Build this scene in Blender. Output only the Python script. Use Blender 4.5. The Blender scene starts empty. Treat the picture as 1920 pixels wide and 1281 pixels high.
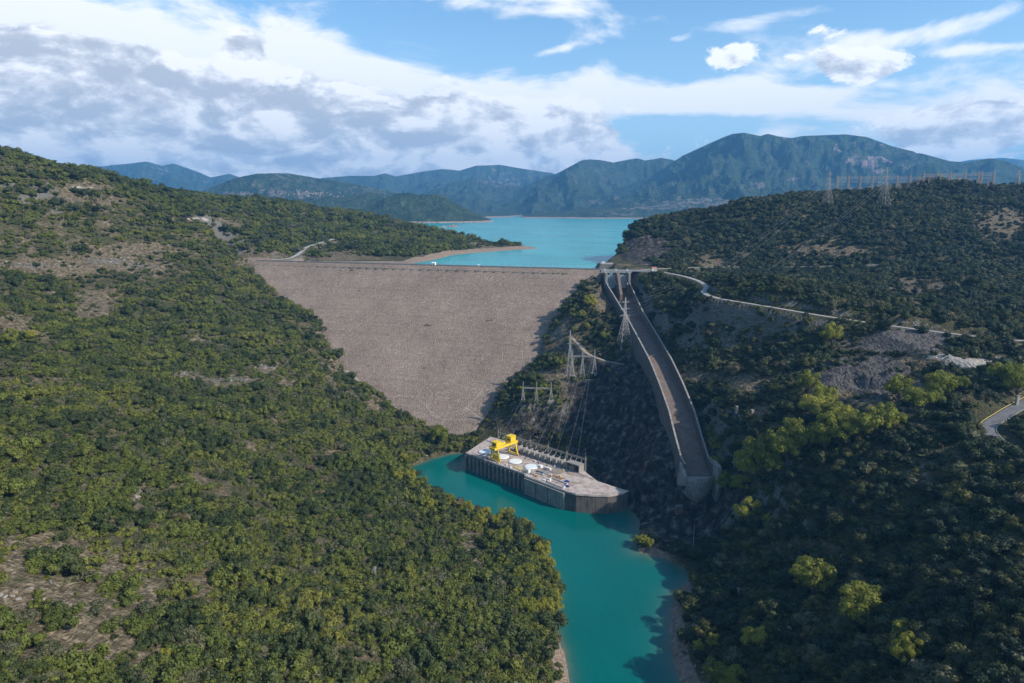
import bpy, bmesh, math, random, time
import numpy as np
from mathutils import Vector, Matrix, noise as mnoise
T0=time.time()
random.seed(7); RS=np.random.RandomState(11)
SC=bpy.context.scene; COL=SC.collection
# ------------------------------------------------------------------ camera model
F=1280.0; PITCH=math.radians(11.14); CZ=220.0
cp,sp=math.cos(PITCH),math.sin(PITCH)
def ray(px,py):
    a=(px-960)/F; b=(640.5-py)/F
    return np.array([a,cp+b*sp,-sp+b*cp])
def atY(px,py,Y):
    r=ray(px,py); p=r*(Y/r[1]); p[2]+=CZ; return p
def atZ(px,py,z):
    r=ray(px,py); p=r*((z-CZ)/r[2]); p[2]+=CZ; return p
def project(x,y,z):
    dz=z-CZ; d=y*cp-dz*sp; u=y*sp+dz*cp
    d=np.where(d<1,1,d)
    return 960+F*x/d, 640.5-F*u/d, d
# ------------------------------------------------------------------ noise
def vnoise(x,y,seed=0):
    xi=np.floor(x).astype(np.int64); yi=np.floor(y).astype(np.int64)
    fx=x-xi; fy=y-yi; fx=fx*fx*fx*(fx*(fx*6-15)+10); fy=fy*fy*fy*(fy*(fy*6-15)+10)
    def h(a,b):
        n=(a*374761393+b*668265263+seed*974634777)&0xFFFFFFFF
        n=((n^(n>>13))*1274126177)&0xFFFFFFFF
        n=n^(n>>16)
        return (n&0xFFFFFF)/float(0xFFFFFF)*2-1
    return (h(xi,yi)*(1-fx)+h(xi+1,yi)*fx)*(1-fy)+(h(xi,yi+1)*(1-fx)+h(xi+1,yi+1)*fx)*fy
def fbm(x,y,sc,oct=4,seed=0,gain=.5,ridge=False):
    s=np.zeros_like(x,dtype=float); a=1.0; t=0
    for o in range(oct):
        n=vnoise(x/sc+17.3*o,y/sc-9.1*o,seed+o*13)
        if ridge: n=1-2*np.abs(n)
        s+=a*n; t+=a; a*=gain; sc/=2.03
    return s/t
def sstep(a,b,x):
    t=np.clip((x-a)/(b-a),0,1); return t*t*(3-2*t)
# ------------------------------------------------------------------ polygons in plan
def seg_dist(X,Y,P,closed=True):
    d=np.full(X.shape,1e9); n=len(P)
    for i in range(n if closed else n-1):
        ax,ay=P[i][0],P[i][1]; bx,by=P[(i+1)%n][0],P[(i+1)%n][1]
        vx,vy=bx-ax,by-ay; L=vx*vx+vy*vy+1e-9
        t=np.clip(((X-ax)*vx+(Y-ay)*vy)/L,0,1)
        d=np.minimum(d,np.hypot(X-ax-t*vx,Y-ay-t*vy))
    return d
def inside(X,Y,P):
    r=np.zeros(X.shape,bool); n=len(P); j=n-1
    for i in range(n):
        xi,yi=P[i][0],P[i][1]; xj,yj=P[j][0],P[j][1]
        if yi!=yj:
            r^=((yi>Y)!=(yj>Y))&(X<(xj-xi)*(Y-yi)/(yj-yi)+xi)
        j=i
    return r
def sdist(X,Y,P):
    d=seg_dist(X,Y,P); return np.where(inside(X,Y,P),-d,d)      # negative inside
def poly_near(X,Y,P,W=None):
    """distance and interpolated third value along an open polyline"""
    d=np.full(X.shape,1e9); z=np.zeros(X.shape)
    for i in range(len(P)-1):
        ax,ay,az=P[i]; bx,by,bz=P[i+1]
        vx,vy=bx-ax,by-ay; L=vx*vx+vy*vy+1e-9
        t=np.clip(((X-ax)*vx+(Y-ay)*vy)/L,0,1)
        dd=np.hypot(X-ax-t*vx,Y-ay-t*vy); m=dd<d
        d=np.where(m,dd,d); z=np.where(m,az+t*(bz-az),z)
    return d,z
# ------------------------------------------------------------------ dam geometry
DA=atZ(485,490,146); DB=atZ(1130,507,146)
dd_=(DB-DA)[:2]; DL=np.linalg.norm(dd_); DD=dd_/DL; DN=np.array([DD[1],-DD[0]])  # DN points downstream
SL=1.7
def dam_face(X,Y):
    n=(X-DA[0])*DN[0]+(Y-DA[1])*DN[1]
    n=n+6*np.sin(np.clip(((X-DA[0])*DD[0]+(Y-DA[1])*DD[1])/DL,0,1)*math.pi)*np.clip(n/60,0,1)
    return np.where(n>0,146-n/SL,np.where(n>-9,146.0,146-(-9-n)/1.6))
def DP(s,n,z=0.0):   # dam coordinates: s along the crest from the left end, n downstream
    return np.array([DA[0]+DD[0]*s+DN[0]*n, DA[1]+DD[1]*s+DN[1]*n, z])
GROIN_L=[(-368,962),(-350,930),(-303,877),(-258,838),(-231,812),(-212,773),(-181,727),(-150,694),(-119,666),(-83,635),(-56,618)]
GROIN_R=[(-34,622),(-20,645),(-9,668),(14,684),(30,704),(34,722),(50,747),(81,800),(110,815)]
up=[(112+9*-DN[0]*8,818-DN[1]*70),(-368-DN[0]*60,962-DN[1]*70)]
DAM_POLY=GROIN_L+GROIN_R+up
# ------------------------------------------------------------------ spillway chute (axis x, floor z against y)
CH_Y=np.array([440,463,485,506,545,586,640,698,760,800,812.])
CH_X=np.array([131,131,131,131,131,130.5,128,125,123,122,122.])
CH_Z=np.array([35,35.5,46,57.6,70,81,93.5,105,117,124,126.])
CH_W=np.array([18.5,18.5,18.5,18.5,18.5,18.5,18.5,19,24,27,27.])/2
def chx(y): return np.interp(y,CH_Y,CH_X)
def chz(y): return np.interp(y,CH_Y,CH_Z)
def chw(y): return np.interp(y,CH_Y,CH_W)
# ------------------------------------------------------------------ shorelines
RIVER=[(-93,547),(-86,560),(-72,577),(-58,588),(-45,592),(-34,585),(-10,575),(30,560),(60,510),(88,478),(92,455),
       (84,420),(83,409),(95,402),(103,395),(108,386),(108,376),(97,362),(89,345),(84,326),(80,300),(80,270),(84,200),(86,100),(86,-60),
       (16,-60),(18,100),(22,200),(27,284),(26,305),(23,326),(25,350),(25.6,374),(22,395),(17,412),(9,432),(0,447),(-16,460),(-36,478),(-58,497),(-80,520)]
LAKE_L=[(-420,1010),(-300,985),(-225,978),(-145,983),(-120,1060),(-100,1172),(-60,1230),(0,1300),(53,1356),(20,1420),(-120,1520),(-300,1650),(-600,1900),(-1000,2100),(-1800,2300)]
LAKE_R=[(1800,1500),(1100,1420),(700,1350),(420,1290),(290,1220),(215,1150),(172,1075),(150,1010),(128,955),(118,905),(124,870),(146,845),(118,832)]
LAKE=LAKE_L+[(-3000,9000),(3000,9000)]+LAKE_R+[(-366,975)]
# ------------------------------------------------------------------ terrain control points
CP=[]
def c(px,py,Y): CP.append(atY(px,py,Y))
def w(x,y,z): CP.append(np.array([x,y,z],float))
for a in [(0,293,820),(60,306,850),(100,318,880),(200,345,950),(300,362,1050),(420,374,1300),(500,378,1450),(560,388,1550),(660,405,1600),(760,420,1550),(850,436,1480),(960,458,1390),
 (100,350,840),(200,375,900),(320,385,990),(420,400,1120),(520,410,1250),(620,425,1330),(720,445,1330),(820,456,1310),(910,466,1290),
 (0,350,780),(0,420,730),(100,430,780),(200,450,820),(300,470,860),(400,488,880),(440,440,1000),(520,460,1090),(600,470,1100),(680,475,1090),(560,487,1020),(650,488,1010),(740,488,1015),(440,500,905),
 (0,490,690),(150,500,745),(300,520,790),(420,530,845),
 (0,560,615),(150,560,665),(300,560,730),(450,560,800),(510,565,850),(560,590,815),
 (0,640,490),(150,640,550),(300,640,610),(450,640,675),(560,640,730),(595,650,752),(630,690,715),
 (0,740,375),(150,740,425),(300,740,475),(450,740,530),(600,740,605),(680,735,655),(720,770,635),
 (0,840,290),(200,840,350),(400,840,410),(600,840,480),(700,840,530),(735,850,552),(770,800,610),(790,820,600),(830,830,600),
 (0,950,245),(200,950,290),(400,950,335),(600,950,385),(750,950,432),(830,950,462),
 (0,1080,203),(200,1080,225),(400,1080,258),(600,1080,298),(800,1080,335),(930,1080,358),(1010,1080,370),
 (0,1200,170),(200,1200,188),(400,1200,212),(600,1200,240),(800,1200,270),(950,1200,295),(1020,1200,307),
 (-100,1300,135),(0,1300,142),(300,1300,168),(600,1300,203),(850,1300,243),(1000,1300,266),
 # beyond the left skyline
 (-150,300,760),(-300,300,560),(-200,420,560),(-200,560,460),(-200,800,280),(-200,1100,180)]: c(*a)
for a in [(-900,1500,215),(-1000,1100,270),(-1300,900,320),(-900,800,300),(-700,600,235),(-650,400,220),(-520,250,215),(-420,100,210),(-250,60,130),(-130,40,80),(-40,40,25),(-700,1700,190),(-400,1800,120),(-900,2100,120),(-50,1560,100),(-250,1720,105),(-1500,1500,250),(-1500,2200,150),
 (-20,180,25),(-60,120,55)]: w(*a)
for a in [(160,960,158),(152,925,149),(178,1000,176),(196,1045,192),(230,1085,202),(104,488,44),(97,486,30),(110,480,42),(106,470,24),(95,500,24),(100,512,38),(90,520,24),(84,532,20)]: w(*a)
for a in [(104,628,78),(98,614,73),(111,634,81),(90,622,70),(106,618,77)]: w(*a)
# dam groin
for P in (GROIN_L,GROIN_R):
    for x,y in P: w(x,y,float(dam_face(np.array(x*1.),np.array(y*1.)))+0.5)
for a in [(-370,985,152),(-330,1010,147)]: w(*a)
# right side
for a in [(1100,560,742),(1062,600,718),(1130,600,705),(1150,640,665),(1188,682,622),(1100,650,672),(1080,690,648),(1040,660,690),(1110,535,790),
 (1035,702,642),(1090,705,640),(1120,705,638),(985,765,610),(1035,768,606),(940,770,628),
 # right abutment hill
 (1150,492,930),(1180,455,1000),(1205,425,1040),(1245,409,1075),(1300,397,1080),(1400,376,1060),(1480,368,1070),(1550,361,1090),(1700,360,1120),(1850,357,1130),(1910,352,1130),(2050,350,1130),
 (1700,361,1250),(1560,363,1200),(1900,358,1250),
 (1250,470,960),(1300,430,1020),(1400,430,975),(1500,430,955),(1600,430,935),(1850,430,895),(2050,430,870),(1350,470,930),(1500,470,905),(1700,470,860),(1850,470,825),(2050,470,800),
 (1250,498,880),(1330,501,862),(1450,501,850),(1600,498,820),(1750,493,800),(1920,487,790),(2050,485,790),
 (1240,512,815),(1310,525,727),(1322,538,665),(1318,551,628),(1440,575,570),(1560,595,538),(1700,615,511),(1850,633,495),(1960,642,488),(2080,650,480),
 (1440,540,690),(1600,550,640),(1750,560,610),(1900,570,590),(1500,518,780),(1700,520,750),(1900,520,720),
 (1220,560,712),(1250,560,705),(1240,590,655),(1290,600,635),(1360,610,585),(1420,640,560),(1520,630,530),
 (1600,640,512),(1700,640,498),(1600,668,486),(1700,668,474),(1850,682,456),(1780,668,470),(1960,700,440),(2080,700,430),(1500,670,510),(1400,690,535),(1330,690,560),
 (1350,760,490),(1450,760,462),(1550,760,436),(1650,760,418),(1750,745,418),(1850,800,372),(1840,780,385),(1920,752,395),(1900,845,345),(1960,870,335),(1800,740,405),
 (1380,850,438),(1480,850,408),(1600,850,380),(1750,850,352),(1850,860,338),
 (1345,960,425),(1450,950,385),(1600,950,345),(1750,950,312),(1900,950,285),
 (1330,1040,392),(1400,1080,350),(1550,1080,310),(1700,1080,277),(1900,1080,238),(1320,1130,345),
 (1330,1200,303),(1400,1200,288),(1550,1200,258),(1700,1200,230),(1900,1200,198),
 (1330,1300,266),(1450,1300,243),(1600,1300,213),(1800,1300,183),(1960,1300,165),(2100,1100,200),(2100,850,300)]: c(*a)
for a in [(60,566,16),(75,560,26),(90,560,42),(108,560,66),(40,590,18),(62,600,38),(95,600,66),(110,620,80),(0,604,14),(20,606,24),(-25,606,9),(95,520,18),(106,520,40),(112,505,46),(98,492,14),(110,482,30),(104,465,8),(116,455,14),
 (131,435,12),(131,420,4),(112,440,6),(148,440,22),(146,500,62),(146,545,72),(145,586,84),(144,640,99),(142,698,117),(146,760,136),(105,760,117),(103,720,106),(108,690,97),(108,650,86),
 (160,830,146),(145,870,146),(125,860,146),(700,1150,262),(1000,1100,262),(1400,1100,240),(900,800,215),(1500,800,230),(600,500,150),(900,500,200),(600,250,140),(400,100,110),(220,60,75),(120,60,20),(1500,300,230),(900,200,200),
 (500,1300,225),(900,1400,205),(300,1180,160),(1400,1600,140),(600,1600,100),(1500,2400,100)]: w(*a)
CPA=np.array(CP)
def rbf_fit(P,c0=8.0,lam=0.15):
    n=len(P); X=P[:,:2]
    D=np.sqrt(((X[:,None]-X[None])**2).sum(-1)+c0*c0)
    M=np.zeros((n+3,n+3)); M[:n,:n]=-D+np.eye(n)*lam*6; M[:n,n]=1; M[:n,n+1:]=X/1000; M[n,:n]=1; M[n+1:,:n]=X.T/1000
    b=np.zeros(n+3); b[:n]=P[:,2]
    return np.linalg.solve(M,b),c0
RB,RC=rbf_fit(CPA)
def rbf_eval(X,Y):
    x=X.ravel(); y=Y.ravel(); out=np.empty(x.shape); n=len(CPA)
    for i in range(0,len(x),20000):
        a=x[i:i+20000,None]-CPA[None,:,0]; b=y[i:i+20000,None]-CPA[None,:,1]
        out[i:i+20000]=(-np.sqrt(a*a+b*b+RC*RC))@RB[:n]
    return (out+RB[n]+RB[n+1]*x/1000+RB[n+2]*y/1000).reshape(X.shape)
# roads: plan points with height, carved into the ground
def rd(*pts): return [tuple(p) for p in pts]
ROAD_LOW=rd((150,822,146),atZ(1245,511,146),atZ(1285,519,145.5),atZ(1312,528,144),atZ(1324,538,143.2),atZ(1320,548,142.5),atZ(1345,559,141),atZ(1440,575,138),atZ(1560,595,134),atZ(1700,615,130),atZ(1850,633,126),atZ(1960,642,124),atZ(2100,650,121))
ROAD_UP=rd((150,822,146),(190,835,146.5),atY(1330,501,862),atY(1450,501,850),atY(1600,498,822),atY(1750,493,802),atY(1920,487,792),atY(2050,485,790))
ROAD_BEND=rd(atY(2050,700,420),atY(1960,738,402),atY(1920,757,392),atY(1880,780,380),atY(1853,800,370),atY(1862,820,358),atY(1895,842,346),atY(1935,862,336),atY(2000,890,325))
ROAD_LEFT=rd((-352,960,146.2),atY(535,485,985),atY(553,480,1000),atY(568,470,1050),atY(572,465,1075),atY(590,458,1110),atY(605,454,1135),atY(625,448,1180))
TRACK=rd(atY(1072,634,686),atY(1085,645,675),atY(1100,662,655),atY(1130,675,640),atY(1160,682,632),atY(1178,685,627))
ROADS=[(ROAD_LOW,3.4),(ROAD_UP,3.0),(ROAD_BEND,4.0),(ROAD_LEFT,3.6),(TRACK,2.2)]
# power station deck outline (z=14)
DECK=[tuple(atZ(px,py,14)[:2]) for px,py in [(873,850),(983,889),(985,893),(1062,922),(1080,927),(1108,929),(1140,930),(1165,926),(1178,920),(1150,912),(1120,902),(1098,886),(1080,866),(1040,853),(1000,841),(960,830),(920,819)]]
def terrain(X,Y,fine=True):
    X=np.asarray(X,float); Y=np.asarray(Y,float)
    h=rbf_eval(X,Y)
    if fine:
        gx=(rbf_eval(X+4,Y)-h)/4; gy=(rbf_eval(X,Y+4)-h)/4; s=np.hypot(gx,gy)
        st=sstep(.55,1.1,s)
        dist=np.hypot(X,Y)
        amp=np.clip(dist/500,.5,2.0)
        h=h+fbm(X,Y,70,4,3)*3.2*amp*sstep(0,120,np.abs(X)+0)+fbm(X,Y,14,3,8)*1.1
        h=h+st*fbm(X,Y,26,4,21,.55,True)*4.5+st*fbm(X*1.7,Y,9,3,31,.6,True)*1.8
        gl_=fbm(X*.35+Y*.25,Y-X*.1,60,4,66,.5,True)
        h=h+np.where(X<0,(gl_-.2)*4.5,0)*sstep(25,110,-X-np.maximum(0,(Y-420))*.35+20)*(1-sstep(1100,1300,Y))
        # gullies down the right-hand slopes
        g=fbm(X+Y*.5,Y*.35-X*.2,95,3,55,.5,True)
        h=h+np.where(X>190,(g-.1)*7,0)*sstep(190,260,X)*(1-sstep(860,950,Y))
        cz_=sstep(50,60,X)*(1-sstep(112,120,X))*sstep(448,462,Y)*(1-sstep(610,630,Y)); h=h+cz_*((fbm(X,Y*.8,22,4,88,.6,True)-.3)*7+fbm(X,Y,7,3,89,.6,True)*1.6)
        e=atY(1600,720,450); m=np.exp(-(((X-e[0])/70)**2+((Y-e[1])/38)**2))
        h=h-m*np.abs(fbm(X+Y*.3,Y*.25,15,3,77,.6,True))*9
    # dam
    f=dam_face(X,Y); d=sdist(X,Y,DAM_POLY)
    n=(X-DA[0])*DN[0]+(Y-DA[1])*DN[1]
    h=np.where(d<0,np.minimum(h,f-1.0-np.minimum(-d*1.2,25)),h)
    nearb=(d>=0)&(d<14)&(n>0)
    h=np.where(nearb,np.maximum(h,f+.4+d*.12)*(1-sstep(5,14,d))+h*sstep(5,14,d),h)
    # river bed
    d=sdist(X,Y,RIVER); rough=1+.5*fbm(X,Y,9,3,91) if fine else 1
    t=sstep(-2,22,d); bank=np.where(d>0,d*.55*rough,d*.35)
    steep=(X>60)&(Y>400)
    t=np.where(steep,sstep(-1,9,d),t)
    h=np.where(d<30,np.maximum(h,np.minimum(np.maximum(d,0)*.25+.3,3))*t+bank*(1-t),np.maximum(h,3))
    h=np.where(d<0,np.minimum(bank,-.3),h)
    # lake bed
    d=sdist(X,Y,LAKE)
    rs_=X>70; t=np.where(rs_,sstep(-2,16,d),sstep(-6,45,d)); bank=140+np.where(d>0,d*np.where(rs_,.8,.22),d*.18)
    inl=(Y>DA[1]+(X-DA[0])*DD[1]/DD[0]-10)
    hl=np.where(d<45,np.maximum(h,140.2)*t+bank*(1-t),h)
    hl=np.where(d<0,np.minimum(bank,139.6),hl)
    h=np.where(inl&(X>-900),hl,np.where(inl,np.maximum(h,100),h))
    # chute
    m=(Y>436)&(Y<812); off=np.abs(X-chx(Y)); fz=chz(Y)-1.2
    k=off-chw(Y)-2.0
    hc=np.where(k<0,np.minimum(h,fz),h)
    hr=np.where((k>=0)&(X>chx(Y)),fz+3+np.minimum(k,12)*.5,hc)
    hc=np.where((k>=0)&(k<12)&(X>chx(Y)),hr*(1-sstep(3,12,k))+h*sstep(3,12,k),hc)
    hc=np.where((k>=0)&(k<7)&(X<chx(Y)),np.minimum(h,fz+1.5+k*1.5),hc)
    h=np.where(m&(Y>452),hc,h)
    m2=(Y>=770)&(Y<832)&(off<17)
    h=np.where(m2,np.minimum(h,118),h)
    # power station
    d=sdist(X,Y,DECK)
    h=np.where(d<-0.5,np.minimum(h,4),h)
    h=np.where((d>=-.5)&(d<8),h*sstep(2,8,d)+np.minimum(h,13.5)*(1-sstep(2,8,d)),h)
    # roads
    for R,hw in ROADS:
        d,z=poly_near(X,Y,R)
        t=sstep(hw+.8,hw+7,d)
        h=np.where(d<hw+7,(z-.25)*(1-t)+h*t,h)
    return h
# ------------------------------------------------------------------ materials
def new_mat(name):
    m=bpy.data.materials.new(name); m.use_nodes=True; nt=m.node_tree; nt.nodes.clear()
    o=nt.nodes.new('ShaderNodeOutputMaterial'); b=nt.nodes.new('ShaderNodeBsdfPrincipled')
    nt.links.new(b.outputs[0],o.inputs[0]); return m,nt,b,o
class NT:
    def __init__(s,nt): s.nt=nt
    def n(s,t,**k):
        x=s.nt.nodes.new(t)
        for a,v in k.items(): setattr(x,a,v)
        return x
    def l(s,a,b): s.nt.links.new(a,b)
    def val(s,inp,v):
        if hasattr(v,'is_linked') or isinstance(v,bpy.types.NodeSocket): s.l(v,inp)
        else: inp.default_value=v
    def math(s,op,a,b=0.0,c=0.0,clamp=False):
        x=s.n('ShaderNodeMath',operation=op,use_clamp=clamp); s.val(x.inputs[0],a); s.val(x.inputs[1],b)
        if op in('MULTIPLY_ADD','SMOOTH_MIN','SMOOTH_MAX'): s.val(x.inputs[2],c)
        return x.outputs[0]
    def noise(s,vec,scale,detail=4,rough=.55,dist=0.0,lac=2.0):
        x=s.n('ShaderNodeTexNoise'); x.inputs['Scale'].default_value=scale; x.inputs['Detail'].default_value=detail
        x.inputs['Roughness'].default_value=rough; x.inputs['Distortion'].default_value=dist; x.inputs['Lacunarity'].default_value=lac
        if vec is not None: s.l(vec,x.inputs['Vector'])
        return x.outputs[0]
    def voro(s,vec,scale,feature='F1',out=0,rnd=1.0):
        x=s.n('ShaderNodeTexVoronoi',feature=feature); x.inputs['Scale'].default_value=scale; x.inputs['Randomness'].default_value=rnd
        if vec is not None: s.l(vec,x.inputs['Vector'])
        return x.outputs[out]
    def ss(s,v,a,b):
        x=s.n('ShaderNodeMapRange',interpolation_type='SMOOTHSTEP'); s.val(x.inputs[0],v); s.val(x.inputs[1],a); s.val(x.inputs[2],b); return x.outputs[0]
    def mr(s,v,a,b,c,d):
        x=s.n('ShaderNodeMapRange'); s.val(x.inputs[0],v)
        for i,q in enumerate((a,b,c,d)): x.inputs[i+1].default_value=q
        return x.outputs[0]
    def mix(s,f,a,b,bt='MIX'):
        x=s.n('ShaderNodeMix',data_type='RGBA',blend_type=bt); s.val(x.inputs[0],f)
        for i,q in ((6,a),(7,b)):
            if isinstance(q,bpy.types.NodeSocket): s.l(q,x.inputs[i])
            else: x.inputs[i].default_value=(*q,1) if len(q)==3 else q
        return x.outputs[2]
    def ramp(s,v,stops):
        x=s.n('ShaderNodeValToRGB'); s.val(x.inputs[0],v); e=x.color_ramp.elements
        while len(e)<len(stops): e.new(.5)
        for i,(p,cc) in enumerate(stops): e[i].position=p; e[i].color=(*cc,1)
        return x.outputs[0]
    def mapv(s,vec,scale=(1,1,1),rot=(0,0,0),loc=(0,0,0)):
        x=s.n('ShaderNodeMapping'); s.l(vec,x.inputs[0]); x.inputs[1].default_value=loc; x.inputs[2].default_value=rot; x.inputs[3].default_value=scale; return x.outputs[0]
    def bump(s,h,strength,dist,nrm=None):
        x=s.n('ShaderNodeBump'); x.inputs['Strength'].default_value=strength; x.inputs['Distance'].default_value=dist; s.l(h,x.inputs['Height'])
        if nrm is not None: s.l(nrm,x.inputs['Normal'])
        return x.outputs[0]
    def attr(s,name):
        x=s.n('ShaderNodeAttribute'); x.attribute_name=name; return x.outputs['Fac']
    def pos(s): return s.n('ShaderNodeNewGeometry').outputs['Position']
    def obj(s): return s.n('ShaderNodeTexCoord').outputs['Object']
def mat_ground():
    m,nt,b,o=new_mat('hillside_ground'); t=NT(nt); P=t.pos()
    n1=t.noise(P,.035,6,.6); n2=t.noise(P,.35,5,.65); n3=t.noise(P,1.6,3,.6)
    soil=t.ramp(n2,[(.3,(.048,.038,.022)),(.5,(.13,.10,.06)),(.72,(.34,.265,.175))])
    grass=t.ramp(n3,[(.3,(.022,.028,.009)),(.65,(.07,.07,.026))])
    base=t.mix(t.math('MULTIPLY',t.ss(t.math('SUBTRACT',n1,t.math('MULTIPLY',t.attr('bare'),.45)),.33,.55),.85),soil,grass)
    orange=t.mix(t.math('MULTIPLY',t.ss(t.noise(P,.06,5,.65),.60,.72),.55),base,(.21,.13,.075))
    vr=t.voro(t.mapv(P,(1,1,2.6)),.42,'DISTANCE_TO_EDGE')
    strat=t.noise(t.mapv(P,(.12,.12,1.1),(.25,.1,0)),1.0,5,.6)
    rock=t.mix(t.ss(vr,0.0,.16),(.09,.08,.065),t.ramp(t.math('ADD',t.math('MULTIPLY',strat,.5),t.math('MULTIPLY',n3,.5)),[(.3,(.10,.09,.075)),(.5,(.2,.18,.15)),(.72,(.36,.33,.29))]))
    rf=t.math('ADD',t.attr('rock'),t.math('MULTIPLY',t.math('SUBTRACT',t.math('ADD',t.math('MULTIPLY',n2,.5),t.math('MULTIPLY',t.noise(P,.12,5,.7),.5)),.5),2.6))
    col=t.mix(t.ss(rf,.42,.62),orange,rock)
    # bare cut slopes: grey-brown shale, colour darkened to stand in for shade
    cutn=t.noise(t.mapv(P,(.5,.5,.4)),.35,7,.7); cut=t.ramp(cutn,[(.3,(.008,.007,.006)),(.47,(.030,.026,.022)),(.56,(.075,.065,.055)),(.70,(.26,.23,.19))])
    col=t.mix(t.ss(t.attr('cut'),.35,.6),col,cut)
    scree=t.mix(t.ss(t.noise(t.mapv(P,(.35,.12,.12),(0,0,.3)),2.0,5,.7),.38,.6),(.04,.036,.033),(.15,.13,.115))
    col=t.mix(t.ss(t.attr('scree'),.35,.6),col,scree)
    sand=t.ramp(n2,[(.3,(.17,.12,.085)),(.7,(.36,.27,.2))])
    col=t.mix(t.ss(t.attr('shore'),.35,.65),col,sand)
    yard=t.ramp(n2,[(.3,(.28,.24,.2)),(.7,(.5,.44,.37))])
    col=t.mix(t.ss(t.attr('yard'),.35,.65),col,yard)
    t.l(col,b.inputs['Base Color']); b.inputs['Roughness'].default_value=.95; b.inputs['Specular IOR Level'].default_value=.15
    hh=t.math('ADD',t.math('MULTIPLY',n2,1.0),t.math('MULTIPLY',vr,1.2))
    t.l(t.bump(hh,.9,1.4,t.bump(n3,.6,.4)),b.inputs['Normal']); return m
def mat_far():
    m,nt,b,o=new_mat('distant_mountain_slopes'); t=NT(nt); P=t.pos()
    n1=t.noise(P,.0011,8,.6); n2=t.noise(P,.012,6,.7); n3=t.noise(P,.05,4,.6)
    g=t.ramp(n2,[(.3,(.022,.040,.022)),(.5,(.052,.078,.040)),(.7,(.10,.115,.065))])
    bare=t.ramp(n3,[(.3,(.13,.11,.085)),(.7,(.3,.25,.2))])
    f=t.math('ADD',t.math('MULTIPLY',n1,.6),t.math('MULTIPLY',n2,.4))
    col=t.mix(t.math('MULTIPLY',t.ss(f,.56,.64),.75),g,bare)
    col=t.mix(t.ss(t.math('ADD',t.attr('scar'),t.math('MULTIPLY',t.math('SUBTRACT',t.noise(t.mapv(P,(1,1,.5)),.006,7,.75),.5),4.0)),.55,.85),col,(.34,.25,.23))
    col=t.mix(t.ss(t.math('ADD',t.attr('field'),t.math('MULTIPLY',t.math('SUBTRACT',n2,.5),2.4)),.6,.75),col,bare)
    z=t.n('ShaderNodeSeparateXYZ'); t.l(P,z.inputs[0])
    zz=t.math('ADD',z.outputs[2],t.math('MULTIPLY',t.math('SUBTRACT',n2,.5),5))
    col=t.mix(t.ss(zz,149,146),col,(.42,.31,.23))
    t.l(col,b.inputs['Base Color']); b.inputs['Roughness'].default_value=1; b.inputs['Specular IOR Level'].default_value=.05
    t.l(t.bump(t.math('ADD',n2,t.math('MULTIPLY',n3,.5)),1.0,60),b.inputs['Normal']); return m
def mat_water(name,col,col2,rip=1.0,rough=.16):
    m,nt,b,o=new_mat(name); t=NT(nt); P=t.pos()
    n=t.noise(t.mapv(P,(1,.6,1)),.012,4,.5)
    cc=t.mix(t.ss(n,.35,.65),col,col2)
    if name=='river_water':
        cc=t.mix(t.math('MULTIPLY',t.attr('shallow'),.8),cc,(.15,.15,.105))
    else:
        cc=t.mix(t.math('MULTIPLY',t.ss(t.noise(t.mapv(P,(.0012,.006,1),(0,0,.15)),1.0,5,.6),.5,.68),.35),cc,(.12,.34,.38))
    t.l(cc,b.inputs['Base Color'])
    b.inputs['Roughness'].default_value=rough; b.inputs['IOR'].default_value=1.33; b.inputs['Specular IOR Level'].default_value=.28
    h=t.math('ADD',t.noise(P,.35,4,.6),t.math('MULTIPLY',t.noise(t.mapv(P,(1,.4,1)),.06,3,.5),2.2))
    t.l(t.bump(h,.35,.5*rip),b.inputs['Normal']); return m
def mat_dam():
    m,nt,b,o=new_mat('rockfill'); t=NT(nt); P=t.pos()
    v=t.voro(P,.95,'F1',1); vd=t.voro(P,.95,'F1',0)
    v2=t.voro(P,.42,'F1',1); s=t.n('ShaderNodeSeparateColor'); t.l(v,s.inputs[0]); s2=t.n('ShaderNodeSeparateColor'); t.l(v2,s2.inputs[0])
    val=t.math('ADD',t.math('MULTIPLY',s.outputs[0],.6),t.math('MULTIPLY',s2.outputs[0],.4))
    col=t.ramp(val,[(.05,(.215,.155,.116)),(.35,(.285,.213,.163)),(.7,(.325,.247,.190)),(.95,(.42,.33,.262))])
    lay=t.noise(t.mapv(P,(.006,.006,.5)),1.0,5,.65)
    col=t.mix(.75,col,t.ramp(lay,[(.32,(.86,.855,.85)),(.5,(1.0,1.0,1.0)),(.68,(1.08,1.07,1.06))]),'MULTIPLY')
    big=t.noise(P,.02,6,.65)
    col=t.mix(.8,col,t.ramp(big,[(.3,(.78,.76,.75)),(.7,(1.2,1.18,1.15))]),'MULTIPLY')
    # dry streaks low on the face
    st=t.voro(t.mapv(P,(.016,.016,.05),(0,.12,0)),1.0,'DISTANCE_TO_EDGE')
    z=t.n('ShaderNodeSeparateXYZ'); t.l(P,z.inputs[0])
    k=t.math('MULTIPLY',t.ss(st,.012,.0),t.ss(z.outputs[2],60,30))
    col=t.mix(t.math('MULTIPLY',k,.55),col,(.5,.44,.4))
    spot=t.math('MULTIPLY',t.ss(t.noise(t.mapv(P,(1,1,1.8)),.075,3,.5),.705,.73),.8)
    col=t.mix(spot,col,(.05,.06,.03))
    t.l(col,b.inputs['Base Color']); b.inputs['Roughness'].default_value=.95; b.inputs['Specular IOR Level'].default_value=.2
    t.l(t.bump(t.math('SUBTRACT',t.noise(P,.9,3,.6),vd),1.0,.9),b.inputs['Normal']); return m
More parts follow.
